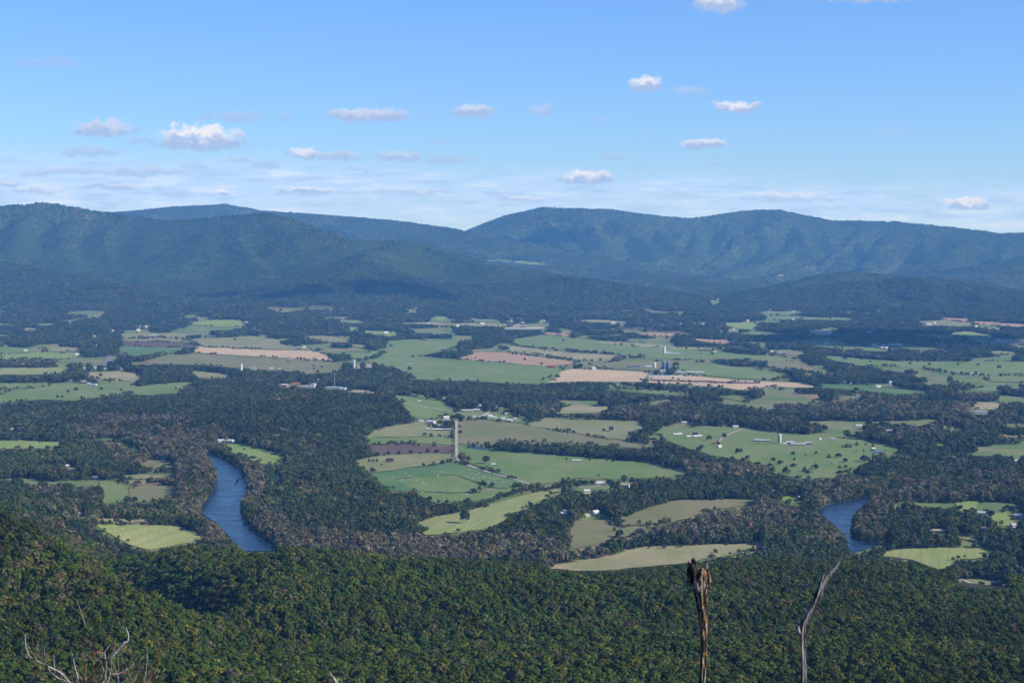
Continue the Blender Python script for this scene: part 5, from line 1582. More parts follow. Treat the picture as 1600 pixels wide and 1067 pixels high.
    ('oak', 1549, 809, 13, 1.2, DK, 'dark tree left of the white house in the right clearing', None),
    ('oak', 1540, 820, 15, 1.3, DK, 'dark tree in front of the right clearing', None),
    ('oak', 1575, 798, 11, 1.3, DK, 'dark tree at the top of the right clearing', None),
    ('oak', 1520, 806, 14, 1.4, DK, 'round dark tree left of the pale roofs on the right', None),
    ('small', 1533, 917, 8, 1.4, (0.05, 0.055, 0.028), 'round olive tree left of the dark house at the lower right', None),
    ('small', 1570, 917, 11, 1.0, (0.055, 0.06, 0.028), 'upright tree right of the dark house at the lower right', None),
    ('oak', 1504, 786, 11, 1.1, DK, 'dark tree at the left of the upper right clearing', None),
    ('oak', 1525, 845, 9, 1.4, DK, 'dark bush on the small slope right of the river wood', None),
    ('small', 1345, 563, 9, 1.4, DK, 'bush on the wide pasture at the right', None), ('small', 1360, 567, 9, 1.4, DK, 'second bush on the wide pasture at the right', None),
    ('small', 1422, 570, 10, 1.6, DK, 'clump on the wide pasture at the right, above its middle', None),
    ('small', 1452, 571, 10, 1.5, DK, 'bush right of the clump on the wide right pasture', None),
    ('small', 1497, 571, 9, 1.3, DK, 'bush right in the wide right pasture', None),
    ('small', 1528, 572, 10, 1.6, DK, 'low clump far right in the wide pasture', None),
    ('oak', 1561, 577, 15, 1.5, DK, 'big dark clump at the right end of the wide pasture', None),
    ('small', 1320, 563, 14, 1.7, DK, 'dark clump at the left end of the wide pasture', None),
    ('small', 1167, 563, 8, 1.3, DK, 'bush on the green field right of the dairy barns', None),
    ('small', 1158, 568, 8, 1.3, DK, 'bush low on the green field right of the silos', None),
    ('small', 1253, 499, 12, 1.6, DK, 'dark tree in the far pale fields', None), ('small', 1297, 499, 14, 1.5, DK, 'big dark tree in the far fields', None),
]
for (kd, px, py, h, wf, tn, lb, gp) in SINGLES:
    if not h: continue
    p_ = at(px, py)
    nm_ = {'cedar': 'cedar_tree', 'thicket': 'bush', 'bare': 'bare_tree'}.get(kd, 'field_tree')
    wv = h * wf * (0.62 if kd == 'thicket' else 1.0) * (1.25 if kd == 'cedar' else 1.0)
    hv = h * (1.25 if kd == 'thicket' else 1.0)
    tree(nm_, kd, p_[0], p_[1], p_[2] - 0.3, hv, wv, tn, lb, 'bush' if kd == 'thicket' else 'tree', gp)

# ------------------------------------------------------------------ buildings
_mc = {}


def cmat(c, metal=False):
    key = (c, metal)
    if key not in _mc:
        m_, N, b = new_mat('paint_mat', 0.45 if metal else 0.75, 0.4)
        g = N.node('ShaderNodeTexCoord').outputs['Object']
        n1 = N.noise(g, 0.25, 4, 0.6)
        st_ = N.noise(N.vm('MULTIPLY', g, (1.6, 1.6, 0.15)), 1.0, 3, 0.6)
        k_ = N.m('MULTIPLY', N.smooth(n1, 0.3, 0.7, 0.82, 1.08, 'LINEAR'), N.smooth(st_, 0.3, 0.7, 0.86, 1.08, 'LINEAR'))
        o_ = N.vm('SCALE', c); N.put(o_.node.inputs['Scale'], k_)
        N.l.new(o_, b.inputs['Base Color'])
        _mc[key] = m_
    return _mc[key]


m_glass = plain('window_mat', (0.03, 0.035, 0.045), 0.15, 0.1)
m_conc = plain('concrete_mat', (0.42, 0.41, 0.38), 0.9, 0.15, 0.4)


def gable(L, W_, H, pitch=0.5, over=0.5, th=0.25):
    """walls with gable ends, and a roof of two thick slopes"""
    x, y = L / 2, W_ / 2
    r_ = y * pitch
    wv = [(-x, -y, -1.5), (x, -y, -1.5), (x, y, -1.5), (-x, y, -1.5), (-x, -y, H), (x, -y, H), (x, y, H), (-x, y, H), (-x, 0, H + r_), (x, 0, H + r_)]
    wf = [(0, 1, 5, 4), (2, 3, 7, 6), (1, 2, 6, 9, 5), (3, 0, 4, 8, 7), (3, 2, 1, 0)]
    X, Y = x + over, y + over
    ez = H - over * pitch
    rv = []
    for dz in (0.05, th + 0.05):
        rv += [(-X, -Y, ez + dz), (X, -Y, ez + dz), (X, 0, H + r_ + dz), (-X, 0, H + r_ + dz), (X, Y, ez + dz), (-X, Y, ez + dz)]
    rf = [(0, 3, 2, 1), (3, 5, 4, 2), (6, 7, 8, 9), (9, 8, 10, 11), (0, 1, 7, 6), (5, 11, 10, 4), (1, 2, 8, 7), (2, 4, 10, 8), (0, 6, 9, 3), (3, 9, 11, 5)]
    return (wv, wf), (rv, rf)


def pbox(name, c, s, mat, parent):
    o = box(name, c[0] - s[0] / 2, c[0] + s[0] / 2, c[1] - s[1] / 2, c[1] + s[1] / 2, c[2] - s[2] / 2, c[2] + s[2] / 2, mat, parent)
    return o


def box(name, x0, x1, y0, y1, z0, z1, mat, parent=None):
    v = [(x, y, z) for z in (z0, z1) for y in (y0, y1) for x in (x0, x1)]
    f = [(0, 2, 3, 1), (4, 5, 7, 6), (0, 1, 5, 4), (2, 6, 7, 3), (0, 4, 6, 2), (1, 3, 7, 5)]
    return mesh_obj(name, v, f, mat, parent)


def building(kind, px, py, L, W_, H, yaw, wc, rc, label, group=None):
    p_ = at(px, py)
    if L < 60: L, W_, H = L * 0.88, W_ * 0.88, H * 0.9
    name = {'h': 'house', 'b': 'barn', 's': 'shed', 'g': 'long_shed'}[kind]
    e = empty(name, tuple(p_), R(yaw))
    tag(e, label, {'h': 'house', 'b': 'barn', 's': 'shed', 'g': 'shed'}[kind], group)
    (wv, wf), (rv, rf) = gable(L, W_, H, 0.5 if kind in 'hs' else (0.42 if kind == 'b' else 0.3), 0.5)
    mesh_obj('wall', wv, wf, cmat(wc), e)
    ro = mesh_obj('roof', rv, rf, cmat(rc, True), e)
    D = p_[1]
    if kind == 'h':
        pbox('chimney', (L * 0.22, 0.6, H + W_ * 0.25 + 0.6), (0.9, 0.9, 2.2), cmat(RU), ro)
    if D < 6500:
        if kind == 'h':
            for q in (-0.36, -0.16, 0.20, 0.38):
                pbox('window', (L * q, -W_ / 2 - 0.02, H * 0.55), (1.2, 0.12, 1.5), m_glass, e)
            pbox('door', (L * 0.03, -W_ / 2 - 0.02, 1.1), (1.1, 0.12, 2.2), cmat(BR), e)
            pbox('window', (L / 2 + 0.02, 0, H * 0.6), (0.12, 1.2, 1.4), m_glass, e)
        elif kind == 'b':
            pbox('door', (0, -W_ / 2 - 0.03, 1.7), (3.6, 0.14, 3.4), cmat(DG), e)
            pbox('door', (L / 2 + 0.03, 0, 1.8), (0.14, 3.6, 3.6), cmat(DG), e)
        elif kind == 'g':
            for q in range(5):
                pbox('opening', (-L * 0.4 + L * 0.2 * q, -W_ / 2 - 0.02, H * 0.55), (L * 0.13, 0.1, H * 0.4), m_glass, e)
        else:
            pbox('door', (0, -W_ / 2 - 0.02, 1.1), (1.6, 0.12, 2.1), cmat(BR), e)
    return e


for b_ in BLD: building(*b_)
for i, (px, py) in enumerate(FAR):
    if 1360 < px < 1512 and 536 < py < 548:
        lb, gp = 'tiny pale house of the far hamlet lying in the dark cloud shadow', 'houses of the shadowed hamlet'
    elif 1270 < px < 1400 and py > 575:
        lb, gp = 'tiny white house in the tree row right of the long tan field', 'houses in the right tree row'
    elif px < 240:
        lb, gp = 'tiny pale house %s on the far left of the valley' % ('in the trees' if i % 2 else 'at the wood edge'), 'far houses at the left'
    elif py < 512:
        lb, gp = 'tiny house on the far valley edge, %s' % ['above the tan strip field', 'left of the long poultry house', 'right of the long poultry house', 'above the dairy silo', 'where the valley bends out of sight', 'above the shadowed hamlet', 'at the far right'][int(np.searchsorted([480, 790, 900, 1090, 1260, 1440], px))], 'houses at the far valley edge'
    else:
        lb, gp = 'tiny pale house scattered among the small fields of the far valley', 'houses of the far valley'
    building('h', px, py, 13 + 7 * random.random(), 9 + 3 * random.random(), 5 + 2 * random.random(), random.uniform(-40, 40), random.choice([WH, WH, CR, WH, GY]), random.choice([WH, SV, WH, GY, SV]), lb, gp)


def silo(px, py, r_, H, mat, domem, label, name='silo'):
    p_ = at(px, py)
    e = empty(name, tuple(p_)); tag(e, label, 'silo')
    n = 20
    vs, fs = [], []
    rings = 12
    for k in range(rings + 1):
        zz = -1 + (H + 1) * k / rings
        for q in range(n):
            rr = r_ * (1.0 + (0.012 if k % 2 else 0))
            vs.append((rr * math.cos(q * 2 * math.pi / n), rr * math.sin(q * 2 * math.pi / n), zz))
    for k in range(rings):
        for q in range(n):
            fs.append((k * n + q, k * n + (q + 1) % n, (k + 1) * n + (q + 1) % n, (k + 1) * n + q))
    mesh_obj('body', vs, fs, mat, e)
    vs, fs = [], []
    for k in range(6):
        a = math.pi / 2 * k / 6
        for q in range(n): vs.append((r_ * 1.04 * math.cos(a) * math.cos(q * 2 * math.pi / n), r_ * 1.04 * math.cos(a) * math.sin(q * 2 * math.pi / n), H + r_ * 0.75 * math.sin(a)))
    vs.append((0, 0, H + r_ * 0.78))
    for k in range(5):
        for q in range(n): fs.append((k * n + q, k * n + (q + 1) % n, (k + 1) * n + (q + 1) % n, (k + 1) * n + q))
    for q in range(n): fs.append((5 * n + q, 5 * n + (q + 1) % n, len(vs) - 1))
    mesh_obj('dome', vs, fs, domem, e, smooth=True)
    pbox('chute', (0, -r_ - 0.45, H / 2), (1.0, 0.9, H - 0.5), domem, e)
    return e


silo(1037, 579, 6.0, 27, cmat(BL, True), cmat(BL, True), 'left one of the twin dark blue silos')
silo(1044, 579, 6.0, 27, cmat(BL, True), cmat(BL, True), 'right one of the twin dark blue silos')
silo(1023, 575, 4.5, 16, cmat(CR), cmat(WH), 'cream silo left of the twin blue silos')
silo(1038, 553, 4.5, 26, cmat(WH), cmat(WH), 'white silo of the dairy with the long white barns')
silo(1218, 693, 4.0, 18, m_conc, cmat(SV, True), 'grey concrete silo with a pale dome beside the pasture barns')
silo(553, 575, 4.5, 25, m_conc, cmat(WH), 'tall concrete silo left of the central green field')
silo(377, 578, 4.0, 19, cmat(WH), cmat(SV), 'pale silo beyond the left wood edge')

# radio mast on the hill
mp_ = at(523, 607)
e = empty('radio_mast', tuple(mp_)); tag(e, 'thin grey lattice mast standing over the wooded hilltop farm', 'mast')
mv, mf = [], []


def addt(vf):
    o = len(mv); mv.extend(vf[0]); mf.extend([tuple(i + o for i in f) for f in vf[1]])


MH = 44.0
legs = [(1.0, 0), (-0.5, 0.87), (-0.5, -0.87)]
for (a, b) in legs: addt(tube_arr([(a, b, -1), (a * 0.7, b * 0.7, MH)], [0.22, 0.16], 5))
for k in range(18):
    z0, z1 = MH * k / 18, MH * (k + 1) / 18
    for i in range(3):
        a, b = legs[i], legs[(i + 1) % 3]
        s0, s1 = 1 - 0.3 * z0 / MH, 1 - 0.3 * z1 / MH
        addt(tube_arr([(a[0] * s0, a[1] * s0, z0), (b[0] * s1, b[1] * s1, z1)], [0.09, 0.09], 4))
mesh_obj('lattice', mv, mf, cmat(SV, True), e)
mesh_obj('antenna', *tube_arr([(0, 0, MH - 0.5), (0, 0, MH + 6)], [0.2, 0.06], 6), cmat(WH, True), e)

# ------------------------------------------------------------------ hay bales
m_bale = plain('bale_mat', (0.50, 0.46, 0.34), 0.9, 0.25, 2.0)
bm_ = []
bv, bf = [], []
nn_ = 14
for xs_ in (-0.75, 0.75):
    for q in range(nn_): bv.append((xs_, 0.78 * math.cos(q * 2 * math.pi / nn_), 0.76 + 0.78 * math.sin(q * 2 * math.pi / nn_)))
for q in range(nn_): bf.append((q, (q + 1) % nn_, nn_ + (q + 1) % nn_, nn_ + q))
bf.append(tuple(range(nn_))[::-1]); bf.append(tuple(range(nn_, 2 * nn_)))
bme = bpy.data.meshes.new('hay_bale'); bme.from_pydata(bv, [], bf); bme.materials.append(m_bale)
BALES = [([(165, 826), (275, 825), (300, 835), (290, 845), (240, 857), (200, 848)], 26, "pale hay bale on the mown hay field above the knoll", 'bales on the hay field'),
         ([(600, 745), (700, 730), (740, 733), (830, 759), (790, 766), (700, 786), (640, 768)], 62, "pale hay bale on the deep green patchwork field", 'bales on the patchwork field'),
         ([(660, 822), (720, 805), (860, 768), (800, 800), (740, 828)], 24, "pale hay bale in the lone tree's pasture", 'bales in the lone tree pasture'),
         ([(560, 730), (600, 715), (700, 712), (700, 722), (600, 736)], 16, "pale hay bale on the yellow-green slope", 'bales on the yellow-green slope'),
         ([(1400, 865), (1475, 858), (1540, 862), (1500, 872), (1450, 885)], 7, "hay bale on the pale yellow field at the lower right", 'bales on the lower right field')]
for (poly, n, lb, gp) in BALES:
    P = np.array(poly, float); c = 0
    while c < n:
        u_, v_ = random.uniform(P[:, 0].min(), P[:, 0].max()), random.uniform(P[:, 1].min(), P[:, 1].max())
        if not inpoly(np.array([u_]), np.array([v_]), P)[0]: continue
        c += 1
        q = at(u_, v_)
        o = bpy.data.objects.new('hay_bale', bme); COL.objects.link(o)
        o.location = (q[0], q[1], q[2] + 1.0); o.rotation_euler = (0, 0, random.random() * 3.1)
        fx_ = (u_ - P[:, 0].min()) / np.ptp(P[:, 0]); fy_ = (v_ - P[:, 1].min()) / np.ptp(P[:, 1])
        tag(o, lb + ', ' + ('far ' if fy_ < 0.4 else 'near ' if fy_ > 0.65 else 'middle ') + ('left' if fx_ < 0.33 else 'right' if fx_ > 0.66 else 'centre'), 'hay bale', gp)


# ------------------------------------------------------------------ the vulture over the river
def bird(px, py, D):
    r_ = ray(px, py)
    m_b = plain('feather_mat', (0.018, 0.015, 0.013), 0.8, 0.2, 8)
    m_g = plain('wing_feather_mat', (0.05, 0.046, 0.042), 0.8, 0.2, 8)
    e = empty('vulture', (r_[0] * D, D, CAMZ + r_[2] * D)); tag(e, 'black vulture gliding over the blue river, wings steeply banked', 'bird')
    e.rotation_euler = (R(20), R(-62), R(15))
    V_, F_ = tube_arr([(0, 0.42, 0.02), (0, 0.36, 0.03), (0, 0.24, 0.01), (0, 0.05, 0), (0, -0.18, 0), (0, -0.3, 0)], [0.015, 0.045, 0.06, 0.10, 0.07, 0.03], 10)
    mesh_obj('body', V_, F_, m_b, e, smooth=True)
    for s in (-1, 1):
        out = [(0.05, 0.14), (0.30, 0.19), (0.55, 0.14), (0.80, 0.10), (0.84, 0.04), (0.74, 0.04), (0.82, -0.02), (0.71, -0.02), (0.77, -0.09), (0.66, -0.07), (0.68, -0.15), (0.56, -0.11), (0.35, -0.14), (0.05, -0.12)]
        vs = []
        for zt in (0.012, -0.012):
            vs += [(s * x, y, zt + 0.28 * x * x + 0.02) for (x, y) in out]
        n = len(out)
        tri = [(0, 1, 12, 13), (1, 2, 11, 12), (2, 3, 5, 11), (3, 4, 5), (5, 6, 7, 11), (7, 8, 9, 11), (9, 10, 11)]
        fs = [t if s > 0 else t[::-1] for t in tri] + [tuple(i + n for i in (t[::-1] if s > 0 else t)) for t in tri] + [(i, (i + 1) % n, (i + 1) % n + n, i + n) for i in range(n)]
        mesh_obj('wing', vs, fs, m_g, e)
    mesh_obj('tail', [(-0.05, -0.26, 0.01), (0.05, -0.26, 0.01), (0.11, -0.46, 0.01), (-0.11, -0.46, 0.01), (-0.05, -0.26, -0.01), (0.05, -0.26, -0.01), (0.11, -0.46, -0.01), (-0.11, -0.46, -0.01)],
             [(0, 3, 2, 1), (4, 5, 6, 7), (0, 1, 5, 4), (1, 2, 6, 5), (2, 3, 7, 6), (3, 0, 4, 7)], m_b, e)
    mesh_obj('head', *tube_arr([(0, 0.40, 0.02), (0, 0.45, 0.03), (0, 0.50, 0.015), (0, 0.54, -0.005)], [0.03, 0.035, 0.018, 0.005], 8), m_b, e, smooth=True)


bird(371, 752, 330)


# ------------------------------------------------------------------ dead wood in front of the viewpoint
def pt(px, py, D):
    r_ = ray(px, py)
    return np.array([r_[0] * D, D, CAMZ + r_[2] * D])


def wood_mat(name, dark, light, streak, warm=None):
    m_, N, b = new_mat(name, 0.85, 0.2)
    g = N.node('ShaderNodeTexCoord').outputs['Object']
    fib = N.noise(N.vm('MULTIPLY', g, (26, 26, 2.2)), 1.0, 6, 0.65)
    pat = N.noise(N.vm('MULTIPLY', g, (9, 9, 2.5)), 1.0, 4, 0.6)
    col = N.mix(N.smooth(N.m('ADD', N.m('MULTIPLY', fib, 0.6), N.m('MULTIPLY', pat, 0.4)), streak - 0.06, streak + 0.06), dark, light)
    if warm:
        col = N.mix(N.smooth(N.noise(g, 5.0, 3), 0.48, 0.62), col, warm)
        dk = N.smooth(N.noise(N.vm('MULTIPLY', g, (30, 30, 6)), 1.0, 4), 0.46, 0.52)
        col = N.mix(dk, dark, col)
    N.l.new(col, b.inputs['Base Color'])
    bp = N.node('ShaderNodeBump'); bp.inputs['Strength'].default_value = 0.9; bp.inputs['Distance'].default_value = 0.03
    N.l.new(fib, bp.inputs['Height']); N.l.new(bp.outputs[0], b.inputs['Normal'])
    return m_


m_snag1 = wood_mat('rotten_wood_mat', (0.018, 0.013, 0.010), (0.40, 0.33, 0.25), 0.50, (0.36, 0.17, 0.08))
m_snag2 = wood_mat('weathered_wood_mat', (0.035, 0.028, 0.024), (0.29, 0.262, 0.24), 0.50)
m_twig = wood_mat('twig_mat', (0.035, 0.026, 0.020), (0.10, 0.08, 0.06), 0.52)
m_white = wood_mat('lichen_twig_mat', (0.06, 0.05, 0.042), (0.44, 0.40, 0.35), 0.47)
m_redtwig = wood_mat('red_twig_mat', (0.06, 0.025, 0.018), (0.16, 0.07, 0.045), 0.5)


def rough_tube(path, rad, n=18, amp=0.18, seed=0, squash=1.0, sub=6, ribs=5):
    """trunk with furrows that run along it"""
    path = [np.array(p, float) for p in path]
    P_s, R_s = [], []
    for i in range(len(path) - 1):
        for k in range(sub):
            t = k / sub
            P_s.append(path[i] * (1 - t) + path[i + 1] * t); R_s.append(rad[i] * (1 - t) + rad[i + 1] * t)
    P_s.append(path[-1]); R_s.append(rad[-1])
    for _ in range(2):
        Q_ = [P_s[0]] + [(P_s[i - 1] + P_s[i] * 2 + P_s[i + 1]) / 4 for i in range(1, len(P_s) - 1)] + [P_s[-1]]
        P_s = Q_
    vs, fs = [], []
    L = 0
    for i, p in enumerate(P_s):
        if i: L += np.linalg.norm(P_s[i] - P_s[i - 1])
        t = P_s[min(i + 1, len(P_s) - 1)] - P_s[max(i - 1, 0)]; t = t / np.linalg.norm(t)
        a = np.cross(t, [0.0, 1.0, 0.0]); a /= np.linalg.norm(a); b = np.cross(t, a)
        for q in range(n):
            an = 2 * math.pi * q / n
            w1 = vnoise(an * ribs / 6.28 * 2 + 3, L * 1.2 + seed, seed)[()] if False else float(vnoise(np.array([math.cos(an) * ribs * 0.5 + 9]), np.array([math.sin(an) * ribs * 0.5 + L * 1.1 + seed]), seed)[0])
            w2 = float(vnoise(np.array([math.cos(an) * 4 + 20]), np.array([math.sin(an) * 4 + L * 7 + seed]), seed + 3)[0])
            rr = R_s[i] * (1 + amp * 2 * (w1 - 0.5) + amp * 0.9 * (w2 - 0.5))
            vs.append(tuple(p + (a * math.cos(an) + b * math.sin(an) * squash) * rr))
    m = len(P_s)
    for i in range(m - 1):
        for q in range(n): fs.append((i * n + q, i * n + (q + 1) % n, (i + 1) * n + (q + 1) % n, (i + 1) * n + q))
    fs.append(tuple(range(n))[::-1]); fs.append(tuple((m - 1) * n + q for q in range(n)))
    return vs, fs


SD = 24.0
PXM = SD / F
gz = lambda x, y: float(Hs(x, y)[0])


def rooted(path_px, D, dy=0.0):
    pts = [pt(a, b, D) for (a, b) in path_px]
    foot = pts[0].copy(); foot[0] += dy; foot[2] = gz(foot[0], D) - 0.3
    mid = (pts[0] * 0.45 + foot * 0.55); 
    return [foot, mid] + pts


def local(vs, o): return [(v[0] - o[0], v[1] - o[1], v[2] - o[2]) for v in vs]


# the rotten stub with the broken, hollow crown
pth = rooted([(1097, 1066), (1099, 1040), (1099.5, 1010), (1099, 980), (1098, 955), (1095, 930), (1093, 914), (1091, 905)], SD, -0.3)
base = pth[0] + np.array([0, 0, 0.3])
e = empty('dead_snag', tuple(base)); tag(e, 'thick rotten brown snag with a hollow, jagged broken top', 'dead tree')
V_, F_ = rough_tube(pth, [0.17, 0.10, 5.2 * PXM, 5.0 * PXM, 5.0 * PXM, 5.4 * PXM, 7.4 * PXM, 10.5 * PXM, 13 * PXM, 14.5 * PXM], 20, 0.28, 3, 0.8, 7)
mesh_obj('trunk', local(V_, base), F_, m_snag1, e)
# head: a flaring hollow shell whose rim is torn
n = 44
vs, fs = [], []
rimp = {0: 0}
top = pt(1090, 905, SD)
ang0 = lambda q: 2 * math.pi * q / n
for layer in range(2):
    for k in range(9):
        for q in range(n):
            a = ang0(q)
            ca, sa = math.cos(a), math.sin(a)
            # rim height above the neck, in pixels: tall torn plate on the left, low notch, lump on the right
            hgt = 15 + 15 * max(0, -ca) ** 0.6 + 7 * max(0, ca) ** 2 + 8 * float(vnoise(np.array([q * 0.55]), np.array([3.3]), 8)[0] - 0.5) * 2
            if -0.95 < ca < -0.2: hgt += 7 * float(vnoise(np.array([q * 0.9]), np.array([1.3]), 9)[0])
            f = k / 8
            rr = (11.5 + 5.0 * f * (1 if ca > 0 else 0.75) + 2.4 * math.sin(f * 3) + 4.5 * float(vnoise(np.array([q * 0.5]), np.array([f * 3.0]), 12)[0] - 0.5))
            if layer: rr *= 0.62 - 0.05 * f
            x = rr * ca + 0.5 * f; z = -6 + (hgt + 6) * f * (0.86 if layer else 1.0)
            yv = rr * sa * 0.75
            vs.append((top[0] + x * PXM, top[1] + yv * PXM, top[2] + z * PXM))
    o0 = layer * 9 * n
    for k in range(8):
        for q in range(n):
            f4 = (o0 + k * n + q, o0 + k * n + (q + 1) % n, o0 + (k + 1) * n + (q + 1) % n, o0 + (k + 1) * n + q)
            fs.append(f4 if layer == 0 else f4[::-1])
for q in range(n): fs.append((8 * n + q, 8 * n + (q + 1) % n, 17 * n + (q + 1) % n, 17 * n + q))
fs.append(tuple(9 * n + q for q in range(n)))
mesh_obj('broken_top', local(vs, base), fs, m_snag1, e)
for (a, b, c, d, w0) in ((1080, 900, 1081, 876, 3.0), (1084, 898, 1087, 881, 2.6), (1104, 905, 1107, 888, 4.2), (1076, 915, 1074, 888, 3.0), (1098, 900, 1096, 884, 2.4), (1106, 912, 1109, 898, 3.0)):
    q0, q1 = pt(a, b, SD - 0.05), pt(c, d, SD - 0.05)
    V_, F_ = rough_tube([q0, (q0 + q1) / 2 + np.array([0.01, 0, 0]), q1], [w0 * PXM, w0 * 0.9 * PXM, 0.7 * PXM], 8, 0.4, int(a), 0.6, 4)
    mesh_obj('splinter', local(V_, base), F_, m_snag1, e)

# the grey bent snag that ends in a point
SD2 = 27.0
PX2 = SD2 / F
pth = rooted([(1256, 1066), (1256, 1040), (1255, 1010), (1254, 990), (1255, 975), (1262, 960), (1271, 945), (1278, 928), (1284, 912), (1291, 901), (1299, 893), (1307, 885), (1312, 877), (1315.5, 870)], SD2, 0.2)
base = pth[0] + np.array([0, 0, 0.3])
e = empty('dead_snag', tuple(base)); tag(e, 'slender bleached grey snag bent to the right and ending in a sharp point', 'dead tree')
V_, F_ = rough_tube(pth, [0.15, 0.09] + [r * PX2 * 0.86 for r in (4.6, 4.4, 4.4, 4.8, 5.2, 5.4, 5.8, 6.2, 5.6, 5.0, 3.8, 2.4, 1.4, 0.4)], 18, 0.40, 21, 0.85, 6)
mesh_obj('trunk', local(V_, base), F_, m_snag2, e)
for pl, rd in (([(1282, 915), (1284, 905), (1287, 897)], [3.2, 2.4, 0.6]), ([(1250, 990), (1247, 982), (1248, 978)], [3.4, 2.6, 1.2]), ([(1276, 955), (1281, 950), (1280, 944)], [1.6, 1.4, 0.4])):
    V_, F_ = rough_tube([pt(a, b, SD2 - 0.03) for a, b in pl], [r * PX2 for r in rd], 9, 0.35, 5, 0.8, 4)
    mesh_obj('branch_stub', local(V_, base), F_, m_snag2, e)

# the bare bush at the lower left
BD = 14.0
PB = BD / F
BR_ = [  # path in the photograph, widths, depth offset, material, branches of the same shrub
    ([(107, 1064), (95, 1050), (77, 1042), (57, 1032), (45, 1025), (40, 1010), (39, 990)], [2.2, 2.0, 1.8, 1.5, 1.3, 1.1, 0.9], 0.0, m_white),
    ([(60, 1034), (50, 1020), (42, 1005)], [1.2, 1.0, 0.5], 0.0, m_white), ([(112, 1067), (87, 1058), (75, 1045), (69, 1025), (69, 1010), (73, 1002)], [1.9, 1.6, 1.3, 1.0, 0.8, 0.5], 0.3, m_white),
    ([(124, 1067), (117, 1042), (114, 1027)], [1.8, 1.6, 1.5], 0.2, m_white), ([(114, 1027), (125, 1005), (137, 985), (146, 965), (152, 955), (162, 940)], [1.3, 1.0, 0.9, 0.7, 0.5, 0.3], 0.2, m_twig),
    ([(137, 984), (128, 962), (121, 937)], [0.8, 0.6, 0.3], 0.2, m_white), ([(114, 1027), (125, 1022), (133, 1011), (142, 1000), (146, 992), (144, 984)], [1.4, 1.3, 1.1, 0.9, 0.7, 0.3], 0.1, m_twig),
    ([(132, 1067), (150, 1050), (164, 1032), (172, 1012), (179, 995), (187, 979), (200, 967), (210, 953), (217, 940), (225, 920)], [2.6, 2.4, 2.1, 1.8, 1.5, 1.3, 1.1, 0.8, 0.6, 0.4], 0.15, m_twig),
    ([(187, 979), (181, 963), (178, 945), (178, 930), (176, 915), (180, 902)], [0.9, 0.8, 0.7, 0.6, 0.5, 0.3], 0.15, m_twig),
    ([(160, 1064), (166, 1050), (165, 1031), (172, 1028), (180, 1020), (187, 1012), (194, 1004), (200, 1001)], [3.4, 2.9, 2.6, 2.8, 3.0, 2.8, 2.4, 1.6], -0.2, m_white),
    ([(200, 1001), (201, 992), (197, 980)], [1.5, 1.2, 0.6], -0.2, m_white), ([(166, 1053), (185, 1053), (193, 1049), (202, 1042), (210, 1036)], [1.5, 1.3, 1.1, 0.9, 0.5], -0.2, m_white),
    ([(222, 1067), (215, 1047), (212, 1032), (206, 1023), (201, 1015)], [1.5, 1.4, 1.2, 1.0, 0.7], 0.4, m_redtwig), ([(230, 1067), (241, 1048), (247, 1035), (248, 1022), (247, 1012)], [1.5, 1.3, 1.1, 1.0, 1.4], 0.5, m_redtwig),
    ([(248, 1020), (252, 1008), (254, 999)], [0.8, 0.7, 1.0], 0.5, m_redtwig), ([(131, 1067), (132, 1045), (132, 1030), (125, 1021)], [1.5, 1.4, 1.2, 0.7], -0.1, m_redtwig),
    ([(165, 1031), (163, 1018), (168, 1012), (172, 1006)], [1.2, 1.0, 0.8, 0.5], -0.1, m_white), ([(148, 1062), (146, 1040), (142, 1020), (143, 1012)], [0.8, 0.7, 0.6, 0.4], 0.3, m_redtwig),
    ([(170, 1064), (174, 1042), (175, 1025), (179, 1010)], [0.7, 0.6, 0.5, 0.3], 0.3, m_white), ([(60, 1016), (57, 1010), (62, 996)], [0.5, 0.4, 0.2], 0.5, m_white), ([(86, 1052), (85, 1035), (84, 1022)], [0.7, 0.5, 0.3], 0.5, m_white),
    ([(155, 1066), (152, 1040), (149, 1025)], [0.6, 0.5, 0.3], 0.4, m_twig), ([(176, 1050), (186, 1040), (193, 1041)], [0.6, 0.5, 0.2], 0.1, m_twig), ([(190, 1066), (200, 1060), (204, 1054)], [0.7, 0.5, 0.3], 0.0, m_white)]
foot = np.array([pt(150, 1100, BD)[0], BD, 0.0]); foot[2] = gz(foot[0], BD)
e = empty('bare_bush', tuple(foot)); tag(e, 'leafless grey-twigged bush at the lower left, a few red leaves left', 'bush')
crown0 = pt(152, 1120, BD)
V_, F_ = rough_tube([foot - np.array([0, 0, 0.3]), foot * 0.5 + crown0 * 0.5 + np.array([0.08, 0, 0]), crown0], [0.09, 0.06, 0.035], 12, 0.2, 2, 1, 6)
mesh_obj('trunk', local(V_, foot), F_, m_twig, e)
tips = []
for i, (pl, rd, dz, mt) in enumerate(BR_):
    pts_ = [pt(a, b, BD + dz * 1.0) for a, b in pl]
    rr = [r * PB * 0.74 for r in rd]
    if pl[0][1] >= 1060:
        pts_ = [crown0 * 0.97 + pts_[0] * 0.03] + pts_; rr = [rr[0] * 1.4] + rr
    V_, F_ = rough_tube(pts_, rr, 8, 0.22, 30 + i, 1, 4)
    # buds and knots
    mesh_obj('branch', local(V_, foot), F_, mt, e, smooth=True)
rt = np.random.default_rng(5)
